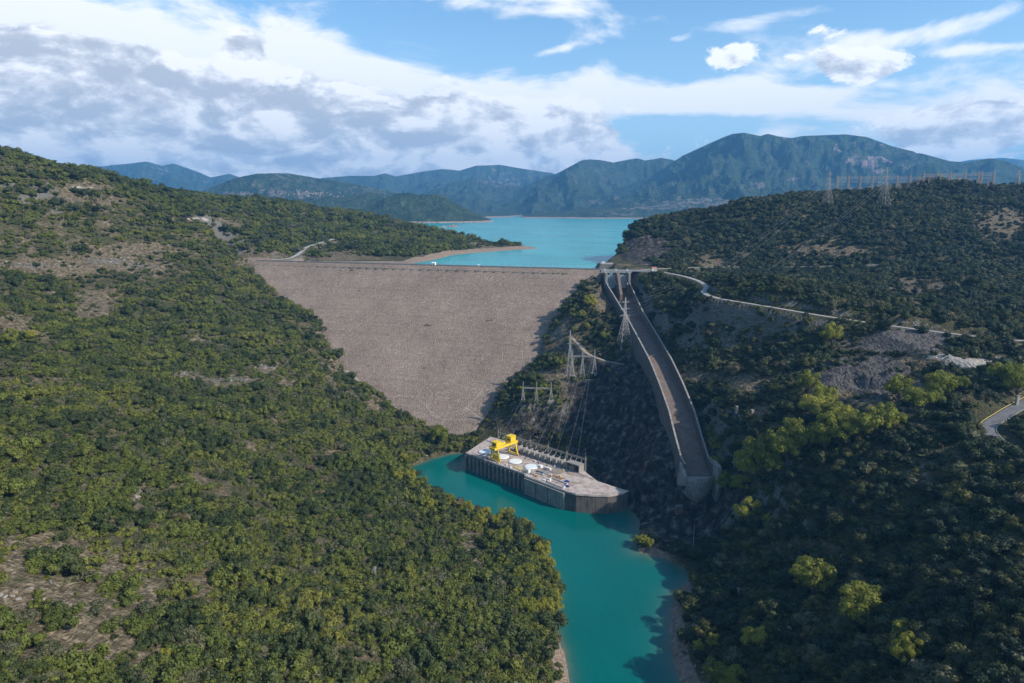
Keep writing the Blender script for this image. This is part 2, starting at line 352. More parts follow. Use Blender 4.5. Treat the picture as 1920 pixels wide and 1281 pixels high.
def mat_concrete(name,col,stain=.6,sc=1.0,rust=0.0,dark=(.03,.03,.028)):
    m,nt,b,o=new_mat(name); t=NT(nt); P=t.pos()
    n=t.noise(P,.25*sc,6,.65); n2=t.noise(P,2.2*sc,4,.6); st=t.noise(t.mapv(P,(1.1,1.1,.06)),1.0*sc,4,.6)
    cc=t.mix(t.ss(n,.3,.7),tuple(q*.75 for q in col),tuple(min(1,q*1.18) for q in col))
    cc=t.mix(t.math('MULTIPLY',t.ss(st,.48,.72),stain),cc,dark)
    if rust: cc=t.mix(t.math('MULTIPLY',t.ss(t.noise(P,.12*sc,4,.6),.45,.65),rust),cc,(.2,.105,.055))
    t.l(cc,b.inputs['Base Color']); b.inputs['Roughness'].default_value=.88; b.inputs['Specular IOR Level'].default_value=.25
    t.l(t.bump(n2,.4,.08),b.inputs['Normal']); return m
def mat_paint(name,col,rough=.45,wear=.25,wearcol=(.2,.13,.08),metal=0.0):
    m,nt,b,o=new_mat(name); t=NT(nt); P=t.obj()
    n=t.noise(P,.9,5,.65)
    cc=t.mix(t.math('MULTIPLY',t.ss(n,.52,.75),wear),col,wearcol)
    t.l(cc,b.inputs['Base Color']); b.inputs['Roughness'].default_value=rough; b.inputs['Metallic'].default_value=metal; return m
def mat_leaf(name,stops,region=.5,trans=0.0):
    """leaf colour varies by plant (its own random number) and by the patch of hillside the plant stands in"""
    m,nt,b,o=new_mat(name); t=NT(nt)
    oi=t.n('ShaderNodeObjectInfo'); P=t.pos()
    reg=t.noise(oi.outputs['Location'],.011,4,.6); 
    fine=t.noise(P,1.1,2,.5)
    v=t.math('ADD',t.math('MULTIPLY',t.mr(reg,.3,.7,0,1),region),t.math('MULTIPLY',oi.outputs['Random'],1-region))
    cc=t.ramp(v,stops)
    cc=t.mix(1.0,cc,t.ramp(fine,[(.3,(.5,.52,.5)),(.7,(1.5,1.46,1.35))]),'MULTIPLY')
    t.l(cc,b.inputs['Base Color']); b.inputs['Roughness'].default_value=.65; b.inputs['Specular IOR Level'].default_value=.25
    if trans:
        tr=t.n('ShaderNodeBsdfTranslucent'); t.l(cc,tr.inputs[0]); mx=t.n('ShaderNodeMixShader'); mx.inputs[0].default_value=trans
        t.l(b.outputs[0],mx.inputs[1]); t.l(tr.outputs[0],mx.inputs[2]); t.l(mx.outputs[0],o.inputs[0])
    return m
M={}
M['ground']=mat_ground(); M['far']=mat_far(); M['dam']=mat_dam()
M['river']=mat_water('river_water',(.0,.104,.090),(.0,.122,.104),1.0,.12)
M['lake']=mat_water('lake_water',(.0,.245,.255),(.005,.30,.30),1.6,.25)
M['conc']=mat_concrete('weathered_concrete',(.30,.27,.235),.6)
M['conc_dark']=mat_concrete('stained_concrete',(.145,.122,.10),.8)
M['conc_floor']=mat_concrete('chute_floor_concrete',(.185,.14,.115),.65,1,.45)
M['deckm']=mat_concrete('station_deck_concrete',(.50,.41,.35),.2,1.2,.55)
M['road']=mat_concrete('road_surface',(.34,.31,.28),.15)
M['asphalt']=mat_concrete('old_asphalt',(.17,.16,.155),.2)
M['track']=mat_concrete('dirt_track',(.30,.24,.185),.1)
M['white']=mat_paint('white_paint',(.78,.78,.74),.5,.2)
M['yellow']=mat_paint('yellow_paint',(.80,.53,.03),.4,.12)
M['steel']=mat_paint('galvanised_steel',(.33,.29,.26),.5,.3,(.25,.18,.14),.3)
M['steel_pale']=mat_paint('pale_galvanised_steel',(.46,.42,.39),.5,.25,(.35,.27,.22),.2)
M['steel_brown']=mat_paint('brownish_galvanised_steel',(.36,.29,.24),.6,.3,(.25,.17,.12),.1)
M['gate']=mat_paint('grey_gate_paint',(.42,.45,.47),.5,.5,(.2,.19,.18))
M['dark']=mat_paint('dark_grey_paint',(.05,.055,.06),.6,.2)
M['rust']=mat_paint('rusty_steel',(.24,.11,.055),.8,.5,(.1,.05,.03))
M['blue']=mat_paint('blue_car_paint',(.02,.06,.28),.3,0)
M['glass']=mat_paint('dark_glass',(.02,.025,.03),.1,0)
M['red']=mat_paint('red_tiles',(.36,.13,.07),.8,.2)
M['plaster']=mat_paint('pale_plaster',(.62,.58,.52),.8,.2)
M['ochre']=mat_paint('ochre_wall',(.55,.4,.12),.8,.2)
M['render_wall']=mat_paint('weathered_house_render',(.36,.33,.30),.85,.3)
M['wire']=mat_paint('conductor_wire',(.30,.30,.31),.5,0,metal=.4)
M['bark']=mat_paint('bark',(.12,.1,.08),.95,.4,(.06,.05,.04))
M['boulder']=mat_concrete('boulder_stone',(.27,.235,.2),.3,2)
M['leaf_olive']=mat_leaf('olive_green_leaves',[(.05,(.046,.060,.011)),(.4,(.076,.091,.015)),(.65,(.108,.116,.019)),(.95,(.145,.140,.024))],.72)
M['leaf_dark']=mat_leaf('dark_green_leaves',[(.05,(.020,.031,.008)),(.5,(.036,.048,.012)),(.95,(.060,.070,.018))],.6)
M['leaf_grey']=mat_leaf('grey_green_leaves',[(.05,(.060,.062,.030)),(.5,(.083,.083,.040)),(.95,(.125,.115,.055))],.6)
M['leaf_rust']=mat_leaf('brownish_leaves',[(.05,(.07,.055,.032)),(.5,(.10,.078,.042)),(.95,(.12,.10,.045))],.3)
M['leaf_yellow']=mat_leaf('yellow_green_leaves',[(.05,(.15,.175,.03)),(.5,(.25,.255,.04)),(.95,(.37,.34,.055))],.3,.35)
M['leaf_oak']=mat_leaf('shaded_holm_oak_leaves',[(.05,(.012,.020,.009)),(.5,(.022,.034,.013)),(.95,(.038,.052,.017))],.5)  # dark oak green, deepened further to imitate cloud shade on the right bank
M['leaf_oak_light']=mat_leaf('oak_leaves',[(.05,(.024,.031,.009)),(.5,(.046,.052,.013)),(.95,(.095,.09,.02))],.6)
# ------------------------------------------------------------------ object helpers
def tag(o,label=None,cat=None,group=None,kind=None):
    if label: o['label']=label
    if cat: o['category']=cat
    if group: o['group']=group
    if kind: o['kind']=kind
    return o
def empty(name,loc=(0,0,0),rz=0.0,**k):
    o=bpy.data.objects.new(name,None); COL.objects.link(o); o.location=loc; o.rotation_euler=(0,0,rz); o.empty_display_size=1; return tag(o,**k)
def link_mesh(name,me,mat,parent=None,smooth=False):
    me.materials.clear()
    for q in (mat if isinstance(mat,(list,tuple)) else [mat]): me.materials.append(q)
    if smooth: me.polygons.foreach_set('use_smooth',np.ones(len(me.polygons),bool))
    o=bpy.data.objects.new(name,me); COL.objects.link(o)
    if parent: o.parent=parent
    return o
class MB:
    def __init__(s): s.v=[]; s.f=[]
    def add(s,vs,fs):
        k=len(s.v); s.v+= [tuple(float(q) for q in p) for p in vs]; s.f+=[tuple(i+k for i in f) for f in fs]
    def box(s,x0,x1,y0,y1,z0,z1):
        s.add([(x,y,z) for z in(z0,z1) for y in(y0,y1) for x in(x0,x1)],[(0,2,3,1),(4,5,7,6),(0,1,5,4),(2,6,7,3),(0,4,6,2),(1,3,7,5)])
    def bar(s,a,b,r=.15,r2=None,n=4):
        a=Vector(a); b=Vector(b); d=(b-a)
        if d.length<1e-6: return
        d.normalize(); u=d.cross(Vector((0,0,1)) if abs(d.z)<.9 else Vector((1,0,0))).normalized(); v=d.cross(u)
        r2=r if r2 is None else r2; vs=[]
        for P,R in((a,r),(b,r2)):
            for i in range(n):
                t=2*math.pi*(i+.5)/n; vs.append(P+u*math.cos(t)*R+v*math.sin(t)*R)
        s.add(vs,[(i,(i+1)%n,(i+1)%n+n,i+n) for i in range(n)]+[tuple(range(n))[::-1],tuple(range(n,2*n))])
    def cyl(s,x,y,z0,z1,r,n=24,r2=None):
        r2=r if r2 is None else r2
        s.add([(x+math.cos(6.28318*i/n)*R,y+math.sin(6.28318*i/n)*R,z) for z,R in((z0,r),(z1,r2)) for i in range(n)],
              [(i,(i+1)%n,(i+1)%n+n,i+n) for i in range(n)]+[tuple(range(n))[::-1],tuple(range(n,2*n))])
    def prism(s,poly,z0,z1):
        n=len(poly); ar=sum(poly[i][0]*poly[(i+1)%n][1]-poly[(i+1)%n][0]*poly[i][1] for i in range(n))
        if ar<0: poly=poly[::-1]
        s.add([(p[0],p[1],z0) for p in poly]+[(p[0],p[1],z1) for p in poly],[(i,(i+1)%n,(i+1)%n+n,i+n) for i in range(n)]+[tuple(range(n))[::-1],tuple(range(n,2*n))])
    def sweep(s,rows,close=True):
        """rows: list of cross sections, equal point counts"""
        k=len(rows[0]); vs=[p for r in rows for p in r]; fs=[]
        for i in range(len(rows)-1):
            for j in range(k if close else k-1):
                a=i*k+j; b=i*k+(j+1)%k; fs.append((a,b,b+k,a+k))
        if close: fs+= [tuple(range(k))[::-1],tuple(range((len(rows)-1)*k,len(rows)*k))]
        s.add(vs,fs)
    def build(s,name,mat,parent=None,smooth=False,bevel=0):
        me=bpy.data.meshes.new(name); me.from_pydata(s.v,[],s.f); me.update()
        bm=bmesh.new(); bm.from_mesh(me); bmesh.ops.recalc_face_normals(bm,faces=bm.faces); bm.to_mesh(me); bm.free()
        o=link_mesh(name,me,mat,parent,smooth)
        if bevel:
            m=o.modifiers.new('b','BEVEL'); m.width=bevel; m.segments=1; m.limit_method='ANGLE'
        return o
def grid_mesh(name,X,Y,Z,mask=None):
    ny,nx=X.shape; co=np.stack([X,Y,Z],-1).reshape(-1,3).astype(np.float32)
    i=np.arange(ny*nx).reshape(ny,nx); q=np.stack([i[:-1,:-1],i[:-1,1:],i[1:,1:],i[1:,:-1]],-1).reshape(-1,4)
    if mask is not None:
        q=q[mask.ravel()[q].any(1)]
    me=bpy.data.meshes.new(name); me.vertices.add(len(co)); me.vertices.foreach_set('co',co.ravel())
    me.loops.add(len(q)*4); me.loops.foreach_set('vertex_index',q.ravel().astype(np.int32))
    me.polygons.add(len(q)); me.polygons.foreach_set('loop_start',(np.arange(len(q))*4).astype(np.int32))
    me.polygons.foreach_set('loop_total',np.full(len(q),4,np.int32)) if False else None
    me.update(calc_edges=True); me.validate(); return me
def add_attr(me,name,arr):
    a=me.attributes.new(name,'FLOAT','POINT'); a.data.foreach_set('value',np.asarray(arr,np.float32).ravel())
# ------------------------------------------------------------------ near terrain
def axis(segs):
    out=[]
    for a,b,s in segs: out+=list(np.arange(a,b,s))
    return np.array(out+[segs[-1][1]],float)
GX=axis([(-2400,-1400,40),(-1400,-700,9),(-700,-330,4.2),(-330,300,2.4),(300,620,3.8),(620,1100,8),(1100,2400,40)])
GY=axis([(-80,100,8),(100,640,2.4),(640,1000,3.6),(1000,1700,7),(1700,2600,25)])
XX,YY=np.meshgrid(GX,GY); ZZ=terrain(XX,YY)
def hgt(x,y):
    x=np.asarray(x,float); y=np.asarray(y,float)
    i=np.clip(np.searchsorted(GX,x)-1,0,len(GX)-2); j=np.clip(np.searchsorted(GY,y)-1,0,len(GY)-2)
    fx=np.clip((x-GX[i])/(GX[i+1]-GX[i]),0,1); fy=np.clip((y-GY[j])/(GY[j+1]-GY[j]),0,1)
    return (ZZ[j,i]*(1-fx)+ZZ[j,i+1]*fx)*(1-fy)+(ZZ[j+1,i]*(1-fx)+ZZ[j+1,i+1]*fx)*fy
def hit(px,py,y0=100,y1=2400,ht=0.0):
    """first ground point seen along the line of sight of a place read off the photograph"""
    r=ray(px,py); ys=np.arange(y0,y1,1.0); t=ys/r[1]; x=r[0]*t; z=CZ+r[2]*t
    d=z-hgt(x,ys)-ht; k=np.argmax(d<0)
    if d[k]>=0: k=len(ys)-1
    return np.array([x[k],ys[k],float(hgt(x[k],ys[k]))])
PXX,PYY,_=project(XX,YY,ZZ)
gyy,gxx=np.gradient(ZZ,GY,GX); SLOPE=np.hypot(gxx,gyy)
def ell(px,py,rx,ry,X=None,Y=None):
    X=PXX if X is None else X; Y=PYY if Y is None else Y
    return np.exp(-(((X-px)/rx)**2+((Y-py)/ry)**2))
BARE=[(60,1120,90,30),(170,1050,70,18),(30,1060,40,25),(230,1230,60,30),(140,1200,60,25),(280,1110,30,18),(180,830,26,9),(260,940,14,18),(100,1020,60,14),(380,1100,30,20),(600,1210,20,10),
 (160,352,55,9),(110,372,60,6),(200,378,30,8),(380,412,55,4),(440,420,20,5),(500,490,45,16),(200,490,70,20),(260,470,60,14),(60,498,90,10),(180,560,45,20),(170,590,40,12),(30,605,40,20),(20,500,30,8),
 (500,690,30,8),(420,715,70,10),(350,705,30,10),(540,720,20,6),(370,640,20,8),(140,510,60,10),(300,500,30,10),(620,700,10,20),(700,760,14,16),(820,1000,10,30),(880,1020,30,22),(900,1060,16,30),(620,850,10,10),(790,1190,20,10),(790,780,26,12),
 (1320,705,40,10),(1400,720,50,16),(1430,770,30,12),(1290,640,24,10),(1560,470,90,10),(1720,540,60,20),(1880,420,50,30),(1330,490,30,20),(1640,740,120,45),(1700,678,110,14),(1690,655,90,14),(1060,640,36,26),(1000,650,40,16),(1110,520,30,8),(1050,700,60,12),(1180,670,14,22),(1130,560,20,30),(1100,690,30,10),(1060,600,10,14),
 (640,478,40,8),(900,460,30,6),(870,458,20,5),(1310,510,30,6)]
bare=np.zeros_like(ZZ)
for e in BARE: bare=np.maximum(bare,ell(*e))
FR=np.where(YY>100,1,0)
bare*=FR
rock=np.clip(bare*.10+sstep(.85,1.35,SLOPE)*.8,0,1)
OUTC=[(60,498,90,8),(200,490,60,9),(260,500,40,8),(500,688,26,6),(430,712,70,8),(345,700,30,6),(185,828,22,7),(260,935,8,14),(110,372,40,4),(15,352,16,4),(300,1260,20,10),(240,600,10,6)]
oc=np.zeros_like(ZZ)
for e in OUTC: oc=np.maximum(oc,ell(*e)*FR)
rock=np.maximum(rock,oc*.62)
rd_=sdist(XX,YY,RIVER); ld_=sdist(XX,YY,LAKE)
cut=np.clip(ell(1220,462,60,34)*1.6+((XX>52)&(XX<122)&(YY>440)&(YY<640))*1.0+((XX>98)&(XX<150)&(YY>410)&(YY<458))*1.0+ell(1010,800,90,40)*.8,0,1)*FR
scree=np.clip(ell(1690,638,95,24)*1.5+ell(1600,700,110,26)*.9+ell(1540,700,40,60)*.8+ell(1650,720,50,40)*.8,0,1)*FR
shore=np.clip((1-sstep(4,10,rd_))*.9*(np.where(XX>50,((YY<372)|((YY>398)&(YY<418)&(XX<100))),YY<330))+((ld_<22)&(ZZ<149)&(YY>900))*(1-sstep(144.5,147.5,ZZ+fbm(XX,YY,20,3,5)*2)),0,1)
yard=np.clip(ell(1850,684,75,13)*1.6+ell(1780,668,60,5)+ell(1900,700,40,12)+ell(150,352,40,3)*.9+ell(380,411,50,3)*.9+ell(560,472,14,8)*.5,0,1)*FR
me=grid_mesh('terrain',XX,YY,ZZ)
for n_,a_ in (('rock',rock),('cut',cut),('scree',scree),('shore',shore),('yard',yard),('bare',bare)): add_attr(me,n_,a_)
tag(link_mesh('terrain',me,M['ground'],smooth=True),kind='structure')
print('terrain',time.time()-T0)
# ------------------------------------------------------------------ far terrain (polar sheet)
LAY=[ # distance, front base distance, back depth, skyline [(px,py)]
 (13000,9500,2500,[(-200,330),(20,318),(60,312),(110,318),(180,312),(225,308),(275,303),(290,307),(303,311),(325,307),(350,315),(370,322),(395,333),(430,326),(460,336),(520,352),(600,372)]),
 (11000,7800,2500,[(480,365),(560,345),(604,334),(654,330),(700,330),(721,325),(742,331),(792,322),(829,317),(850,319),(862,320),(892,311),(937,309),(983,317),(1037,325),(1100,345),(1200,375)]),
 (9000,6400,2000,[(760,375),(820,352),(860,338),(900,334),(940,345),(1000,352),(1060,368),(1120,380)]),
 (6200,4650,1600,[(250,388),(340,376),(380,358),(400,350),(440,334),(480,326),(510,325),(540,325),(600,335),(640,341),(680,348),(740,361),(780,374),(850,392),(930,400),(980,402)]),
 (4600,3900,500,[(500,395),(530,385),(570,374),(610,367),(640,371),(690,361),(720,366),(745,376),(790,395),(830,410)]),
 (3950,3550,350,[(610,412),(660,398),(700,383),(720,372),(745,362),(765,360),(785,366),(820,364),(835,368),(855,382),(875,392),(905,406),(930,415.5),(945,420)]),
 (8600,6200,2000,[(900,388),(960,362),(1010,337),(1045,325),(1090,301),(1105,299),(1125,300),(1150,305),(1175,300),(1195,297),(1210,301),(1240,296),(1262,300),(1300,318),(1400,350)]),
 (7600,5300,2300,[(940,402),(1000,393),(1060,385),(1130,368),(1180,348),(1230,325),(1280,292),(1335,267),(1360,256),(1375,251),(1395,249),(1425,255),(1440,251),(1460,256),(1485,259),(1505,255),(1585,252),(1625,257),(1675,275),(1725,287),(1780,302),(1810,305),(1855,297),(1885,302),(1920,315),(2100,340)]),
 (5700,4750,800,[(960,404.5),(1010,399),(1060,396),(1100,394),(1160,390),(1240,380),(1330,370),(1450,366),(1600,362),(1800,366),(2100,370)]),
 (14500,12000,2000,[(1700,320),(1820,300),(1880,296),(1920,300),(2060,305)]),
]
AZ=np.radians(np.linspace(-43,43,1250)); DR=np.exp(np.linspace(math.log(1900),math.log(17500),400))
AA,DDs=np.meshgrid(AZ,DR); FX=DDs*np.sin(AA); FY=DDs*np.cos(AA)
pxa=960+F*np.tan(AA)/math.cos(PITCH)*.985     # roughly, for places near the horizon
best=np.full(AA.shape,100.0); env=np.full(AZ.shape,-1.0)
rid=fbm(FX,FY,1300,7,41,.55,True); rid2=fbm(FX,FY,380,5,61,.55,True)
envA=np.full(AA.shape,-9.0)
for L_,(D,D0,BK,sk) in enumerate(LAY):
    xs=np.array([p[0] for p in sk],float); el=np.array([CZ+D*math.tan(math.atan((640.5-p[1])/F)-PITCH)/math.cos(math.atan((p[0]-960)/F)) for p in sk])
    # elevation above camera at true horizontal distance D (all along the azimuth)
    az=np.arctan((xs-960)/F/ (cp+ (640.5-np.array([p[1] for p in sk]))/F*sp))
    el=np.array([CZ+D*ray(p[0],p[1])[2]/math.hypot(ray(p[0],p[1])[0],ray(p[0],p[1])[1]) for p in sk])
    crest=np.interp(AA,az,el,left=100,right=100)
    edge=sstep(az[0]-.004,az[0]+.02,AA)*(1-sstep(az[-1]-.02,az[-1]+.004,AA))
    crest=100+(crest-100)*edge
    off=fbm(FX*0+AA*D,AA*0+L_*7.0,1400,3,70+L_)*0.10*(D-D0)
    front=np.clip((DDs-(D0+off))/(D-D0),0,1.0); back=np.clip((DDs-D)/BK,0,1)
    prof=np.where(DDs<D,front**1.15,1-back**1.5)
    hh=(crest-120)
    z=120+hh*prof
    amp=np.clip(hh,0,1100)*.42*np.clip(4*prof*(1-prof),0,1)**.6*np.where(DDs<D,1,.3)
    z=z+amp*(rid-.15)+amp*.45*(rid2-.2)+np.where(DDs<D0+off,0,1)*np.minimum(hh*.05,22)*rid2
    lim=CZ+(crest-CZ)/D*DDs
    z=np.minimum(z,np.maximum(lim-hh*.004*np.abs(rid2)*0,100)) 
    z=np.where(DDs<D0+off,100,z)
    best=np.maximum(best,z)
# tiny islets
for (px,py,rx,ry,hh) in [(850,424,55,30,9),(832,425,40,25,6)]:
    p=atZ(px,py+1,140); best=np.maximum(best,100+ (40+hh)*np.exp(-(((FX-p[0])/rx)**2+((FY-p[1])/(ry*3))**2)))
fpx,fpy,_=project(FX,FY,best)
me=grid_mesh('mountains',FX,FY,best)
scar=np.clip(ell(1625,300,24,14,fpx,fpy)*1.0+ell(1570,282,10,5,fpx,fpy)*1.1+ell(1590,305,14,18,fpx,fpy)*.8+ell(1650,320,18,8,fpx,fpy)*.9+ell(1600,270,20,10,fpx,fpy)*.5+ell(1665,300,14,8,fpx,fpy)*.7,0,1)*(DDs>5600)
field=np.clip(ell(520,365,150,16,fpx,fpy)*.75+ell(1330,380,160,14,fpx,fpy)*.8+ell(1420,350,60,10,fpx,fpy)*.55+ell(1700,310,60,20,fpx,fpy)*.5+ell(1480,335,60,8,fpx,fpy)*.5+ell(1500,375,100,12,fpx,fpy)*.5+ell(290,320,60,14,fpx,fpy)*.6+ell(1200,392,80,8,fpx,fpy)*.4,0,1)
add_attr(me,'scar',scar); add_attr(me,'field',field)
tag(link_mesh('mountains',me,M['far'],smooth=True),kind='structure')
print('far',time.time()-T0)
# ------------------------------------------------------------------ water sheets
def sheet(name,pts,z,mat):
    b=MB(); n=len(pts); b.add([(p[0],p[1],z) for p in pts],[tuple(range(n))]); return tag(b.build(name,mat),kind='structure')
rx,ry=np.meshgrid(np.arange(-122,132,2.0),np.arange(-70,614,2.0)); rdd=sdist(rx,ry,RIVER)
keepr=~((rx>62+0*ry)&(ry>500))
me=grid_mesh('river',rx,ry,np.zeros_like(rx),keepr); add_attr(me,'shallow',np.exp(-np.maximum(-rdd+2*fbm(rx,ry,12,3,9),0)/np.where(rx>50,4.5,2.2)))
tag(link_mesh('river',me,M['river']),kind='structure')
p1=DP(-70,-14); p2=DP(DL+40,-14)
sheet('lake',[(p1[0],p1[1]),(p2[0],p2[1]),(400,1000),(15000,6000),(15000,17600),(-15000,17600),(-15000,6000),(-700,1500)],140,M['lake'])
# ------------------------------------------------------------------ roads
def ribbon(name,R,hw,mat,lift=.12,edge=None):
    P=[Vector(p) for p in R]
    # Catmull-Rom refinement
    Q=[]
    for i in range(len(P)-1):
        a=P[max(i-1,0)]; b=P[i]; c_=P[i+1]; d=P[min(i+2,len(P)-1)]
        for k in range(8):
            t=k/8; Q.append(.5*((2*b)+(c_-a)*t+(2*a-5*b+4*c_-d)*t*t+(3*b-a-3*c_+d)*t**3))
    Q.append(P[-1]); b=MB(); rows=[]
    for i,q in enumerate(Q):
        t=(Q[min(i+1,len(Q)-1)]-Q[max(i-1,0)]); t.z=0; t.normalize(); n=Vector((-t.y,t.x,0))
        z=q.z+lift
        rows.append([(*(q+n*hw).xy,z),(*(q-n*hw).xy,z),(*(q-n*hw).xy,z-.7),(*(q+n*hw).xy,z-.7)])
    b.sweep(rows); return tag(b.build(name,mat),kind='structure'),Q
ribbon('road_lower',ROAD_LOW,2.4,M['road']); ribbon('road_upper',ROAD_UP,1.9,M['road'])
_,QB=ribbon('road_hairpin',ROAD_BEND,3.6,M['asphalt']); ribbon('road_left_bank',ROAD_LEFT,2.9,M['road']); ribbon('dirt_track',TRACK,1.8,M['track'])
# ------------------------------------------------------------------ dam
dam=empty('embankment_dam',tuple(DP(DL/2,0,146)),label='huge grey-brown rockfill dam wall closing off the turquoise lake',cat='dam')
def local(o,parent):
    o.parent=parent; o.matrix_parent_inverse=Matrix.Translation(-Vector(parent.location)); return o
s_=np.arange(-20,DL+26,3.0); n_=np.concatenate([np.arange(-60,-9,6.0),[-9.0,-4.5,0.0],np.arange(3,262,3.0)])
SS,NN=np.meshgrid(s_,n_); dx=DA[0]+DD[0]*SS+DN[0]*NN; dy=DA[1]+DD[1]*SS+DN[1]*NN
dz=dam_face(dx,dy)+np.where(NN>2,fbm(dx,dy,7,3,15)*.5+fbm(dx,dy,60,2,16)*.8,0)
dsd=sdist(dx,dy,DAM_POLY+[]); msk=dsd<5
dz=np.where(dsd>0,dz-dsd*.9,dz)
offc=np.abs(dx-chx(dy)); msk&=~((dy<822)&(dx>104))
me=grid_mesh('rockfill_body',dx,dy,dz,msk); local(link_mesh('rockfill_body',me,M['dam'],smooth=True),dam)
b=MB()
a0=DP(-8,0); 
def dbox(b,s0,s1,n0,n1,z0,z1):
    P=[DP(s0,n0)[:2],DP(s1,n0)[:2],DP(s1,n1)[:2],DP(s0,n1)[:2]]; b.prism([tuple(p) for p in P],z0,z1)
dbox(b,-4,DL+60,-8.2,-0.6,145.2,146.25); local(b.build('crest_road',M['road']),dam)
b=MB(); dbox(b,-4,DL-2,-.55,-.15,145.5,147.1); local(b.build('parapet',M['conc']),dam)
b=MB(); dbox(b,-4,DL+50,-9.0,-8.6,145.0,147.2); local(b.build('parapet',M['conc']),dam)
for k in range(16):
    b=MB(); p=DP(15+k*31,-8.8,147.1); b.bar(p,p+[0,0,4.2],.10,.07,6); b.bar(p+[0,0,4.2],p+np.array([DN[0]*1.2,DN[1]*1.2,4.4]),.07)
    local(b.build('lamp_post',M['steel_pale']),dam)
# hut on the crest
def hut(loc,rz,w_,d_,h_,wall,roof,name,label,cat,group=None):
    e=empty(name,loc,rz,label=label,cat=cat,group=group)
    b=MB(); b.box(-w_/2,w_/2,-d_/2,d_/2,-.4,h_); b.build('wall',wall,e,bevel=.03)
    b=MB(); o=.35; b.add([(-w_/2-o,-d_/2-o,h_),(w_/2+o,-d_/2-o,h_),(w_/2+o,d_/2+o,h_),(-w_/2-o,d_/2+o,h_),(-w_/2-o,0,h_+d_*.35),(w_/2+o,0,h_+d_*.35)],[(0,1,5,4),(2,3,4,5),(0,4,3),(1,2,5),(3,2,1,0)]); b.build('roof',roof,e)
    b=MB(); b.box(-.5,.5,-d_/2-.06,-d_/2+.02,0,2.0); b.build('door',M['dark'],e)
    b=MB(); b.box(w_*.22,w_*.42,-d_/2-.05,-d_/2+.02,1,1.9); b.build('window',M['glass'],e)
    return e
ang=math.atan2(DD[1],DD[0])
p=atY(833,499,880); sC=(p[0]-DA[0])*DD[0]+(p[1]-DA[1])*DD[1]
sC=262; hut(tuple(DP(sC,-4.5,146.3)),ang,4.2,3.4,3.1,M['white'],M['white'],'gatehouse','small white gatehouse on the dam crest with its own pitched roof','hut')
hut(tuple(DP(322,-6,146.3)),ang,1.8,1.6,2.2,M['white'],M['white'],'instrument_cabin','tiny white cabin on the dam crest, right of the gatehouse','cabin')
# ------------------------------------------------------------------ spillway
sp_=empty('spillway',(float(chx(600)),600,80),label='long concrete spillway chute with tall side walls dropping to a flip bucket',cat='spillway')
ys=np.concatenate([np.arange(452,812,6.0),[810.0]])
b=MB(); rows=[]
for y in ys: x,z,hw=chx(y),chz(y),chw(y); rows.append([(x-hw-.2,y,z),(x+hw+.2,y,z),(x+hw+.2,y,z-1.6),(x-hw-.2,y,z-1.6)])
b.sweep(rows); local(b.build('chute_floor',M['conc_floor']),sp_)
def wall_h(y): return np.interp(y,[452,470,640,780,812],[8.2,8.0,8,12,20])
for sgn in(-1,1):
    b=MB(); rows=[]
    for y in ys:
        x,z,hw=chx(y),chz(y),chw(y); hgt_=float(wall_h(y)); xi=x+sgn*hw; xo=x+sgn*(hw+1.0); xb=x+sgn*(hw+3.2)
        rows.append([(xi,y,z-2.0),(xi,y,z+hgt_),(xo,y,z+hgt_),(xb,y,z-12)])
    b.sweep(rows)
    for y in np.arange(470,780,9.0):
        x,z,hw=chx(y),chz(y),chw(y); xa,xb_=(x+hw-.22,x+hw+.2) if sgn>0 else (x-hw-.2,x-hw+.22); b.box(xa,xb_,y-.25,y+.25,z-.5,z+float(wall_h(y))-.25)
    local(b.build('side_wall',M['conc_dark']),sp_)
    b=MB(); rows=[]
    for y in ys:
        x,z,hw=chx(y),chz(y),chw(y); h_=float(wall_h(y)); xi=x+sgn*(hw-.15); xo=x+sgn*(hw+1.15)
        rows.append([(xi,y,z+h_+.004),(xi,y,z+h_+.35),(xo,y,z+h_+.35),(xo,y,z+h_+.004)])
    b.sweep(rows); local(b.build('coping',M['conc']),sp_)
b=MB()
for y in np.arange(470,780,14.0):
    x,z,hw=chx(y),chz(y),chw(y); b.box(x-hw+.1,x+hw-.1,y-.14,y+.14,z-.1,z+.05)
for k in(-.33,.0,.33):
    rows=[]
    for y in ys[:-6]:
        x,z,hw=chx(y),chz(y),chw(y); rows.append([(x+k*2*hw*.9-.12,y,z+.03),(x+k*2*hw*.9+.12,y,z+.03),(x+k*2*hw*.9+.12,y,z-.2),(x+k*2*hw*.9-.12,y,z-.2)])
    b.sweep(rows)
local(b.build('floor_joints',M['conc_dark']),sp_)
# flip bucket
def arc_rows():
    rows=[]
    for i in range(25):
        u=i/24; x=121.2+u*20.0; yf=444+3.5*u-3.2*math.sin(u*math.pi)          # front face bulges downstream
        rows.append((u,x,yf))
    return rows
b=MB(); rows=[]
for u,x,yf in arc_rows():
    zb=16.5+9*abs(u-.45)**1.6*2.2
    rows.append([(x,yf,36.6),(x,yf-.6,34.0),(x,yf+1.8,zb+5),(x,yf+5,zb),(x,463,zb-2),(x,463,35.2),(x,455,34.2),(x,449+.0*u,35.0)])
b.sweep(rows); local(b.build('flip_bucket',M['conc'],smooth=False),sp_)
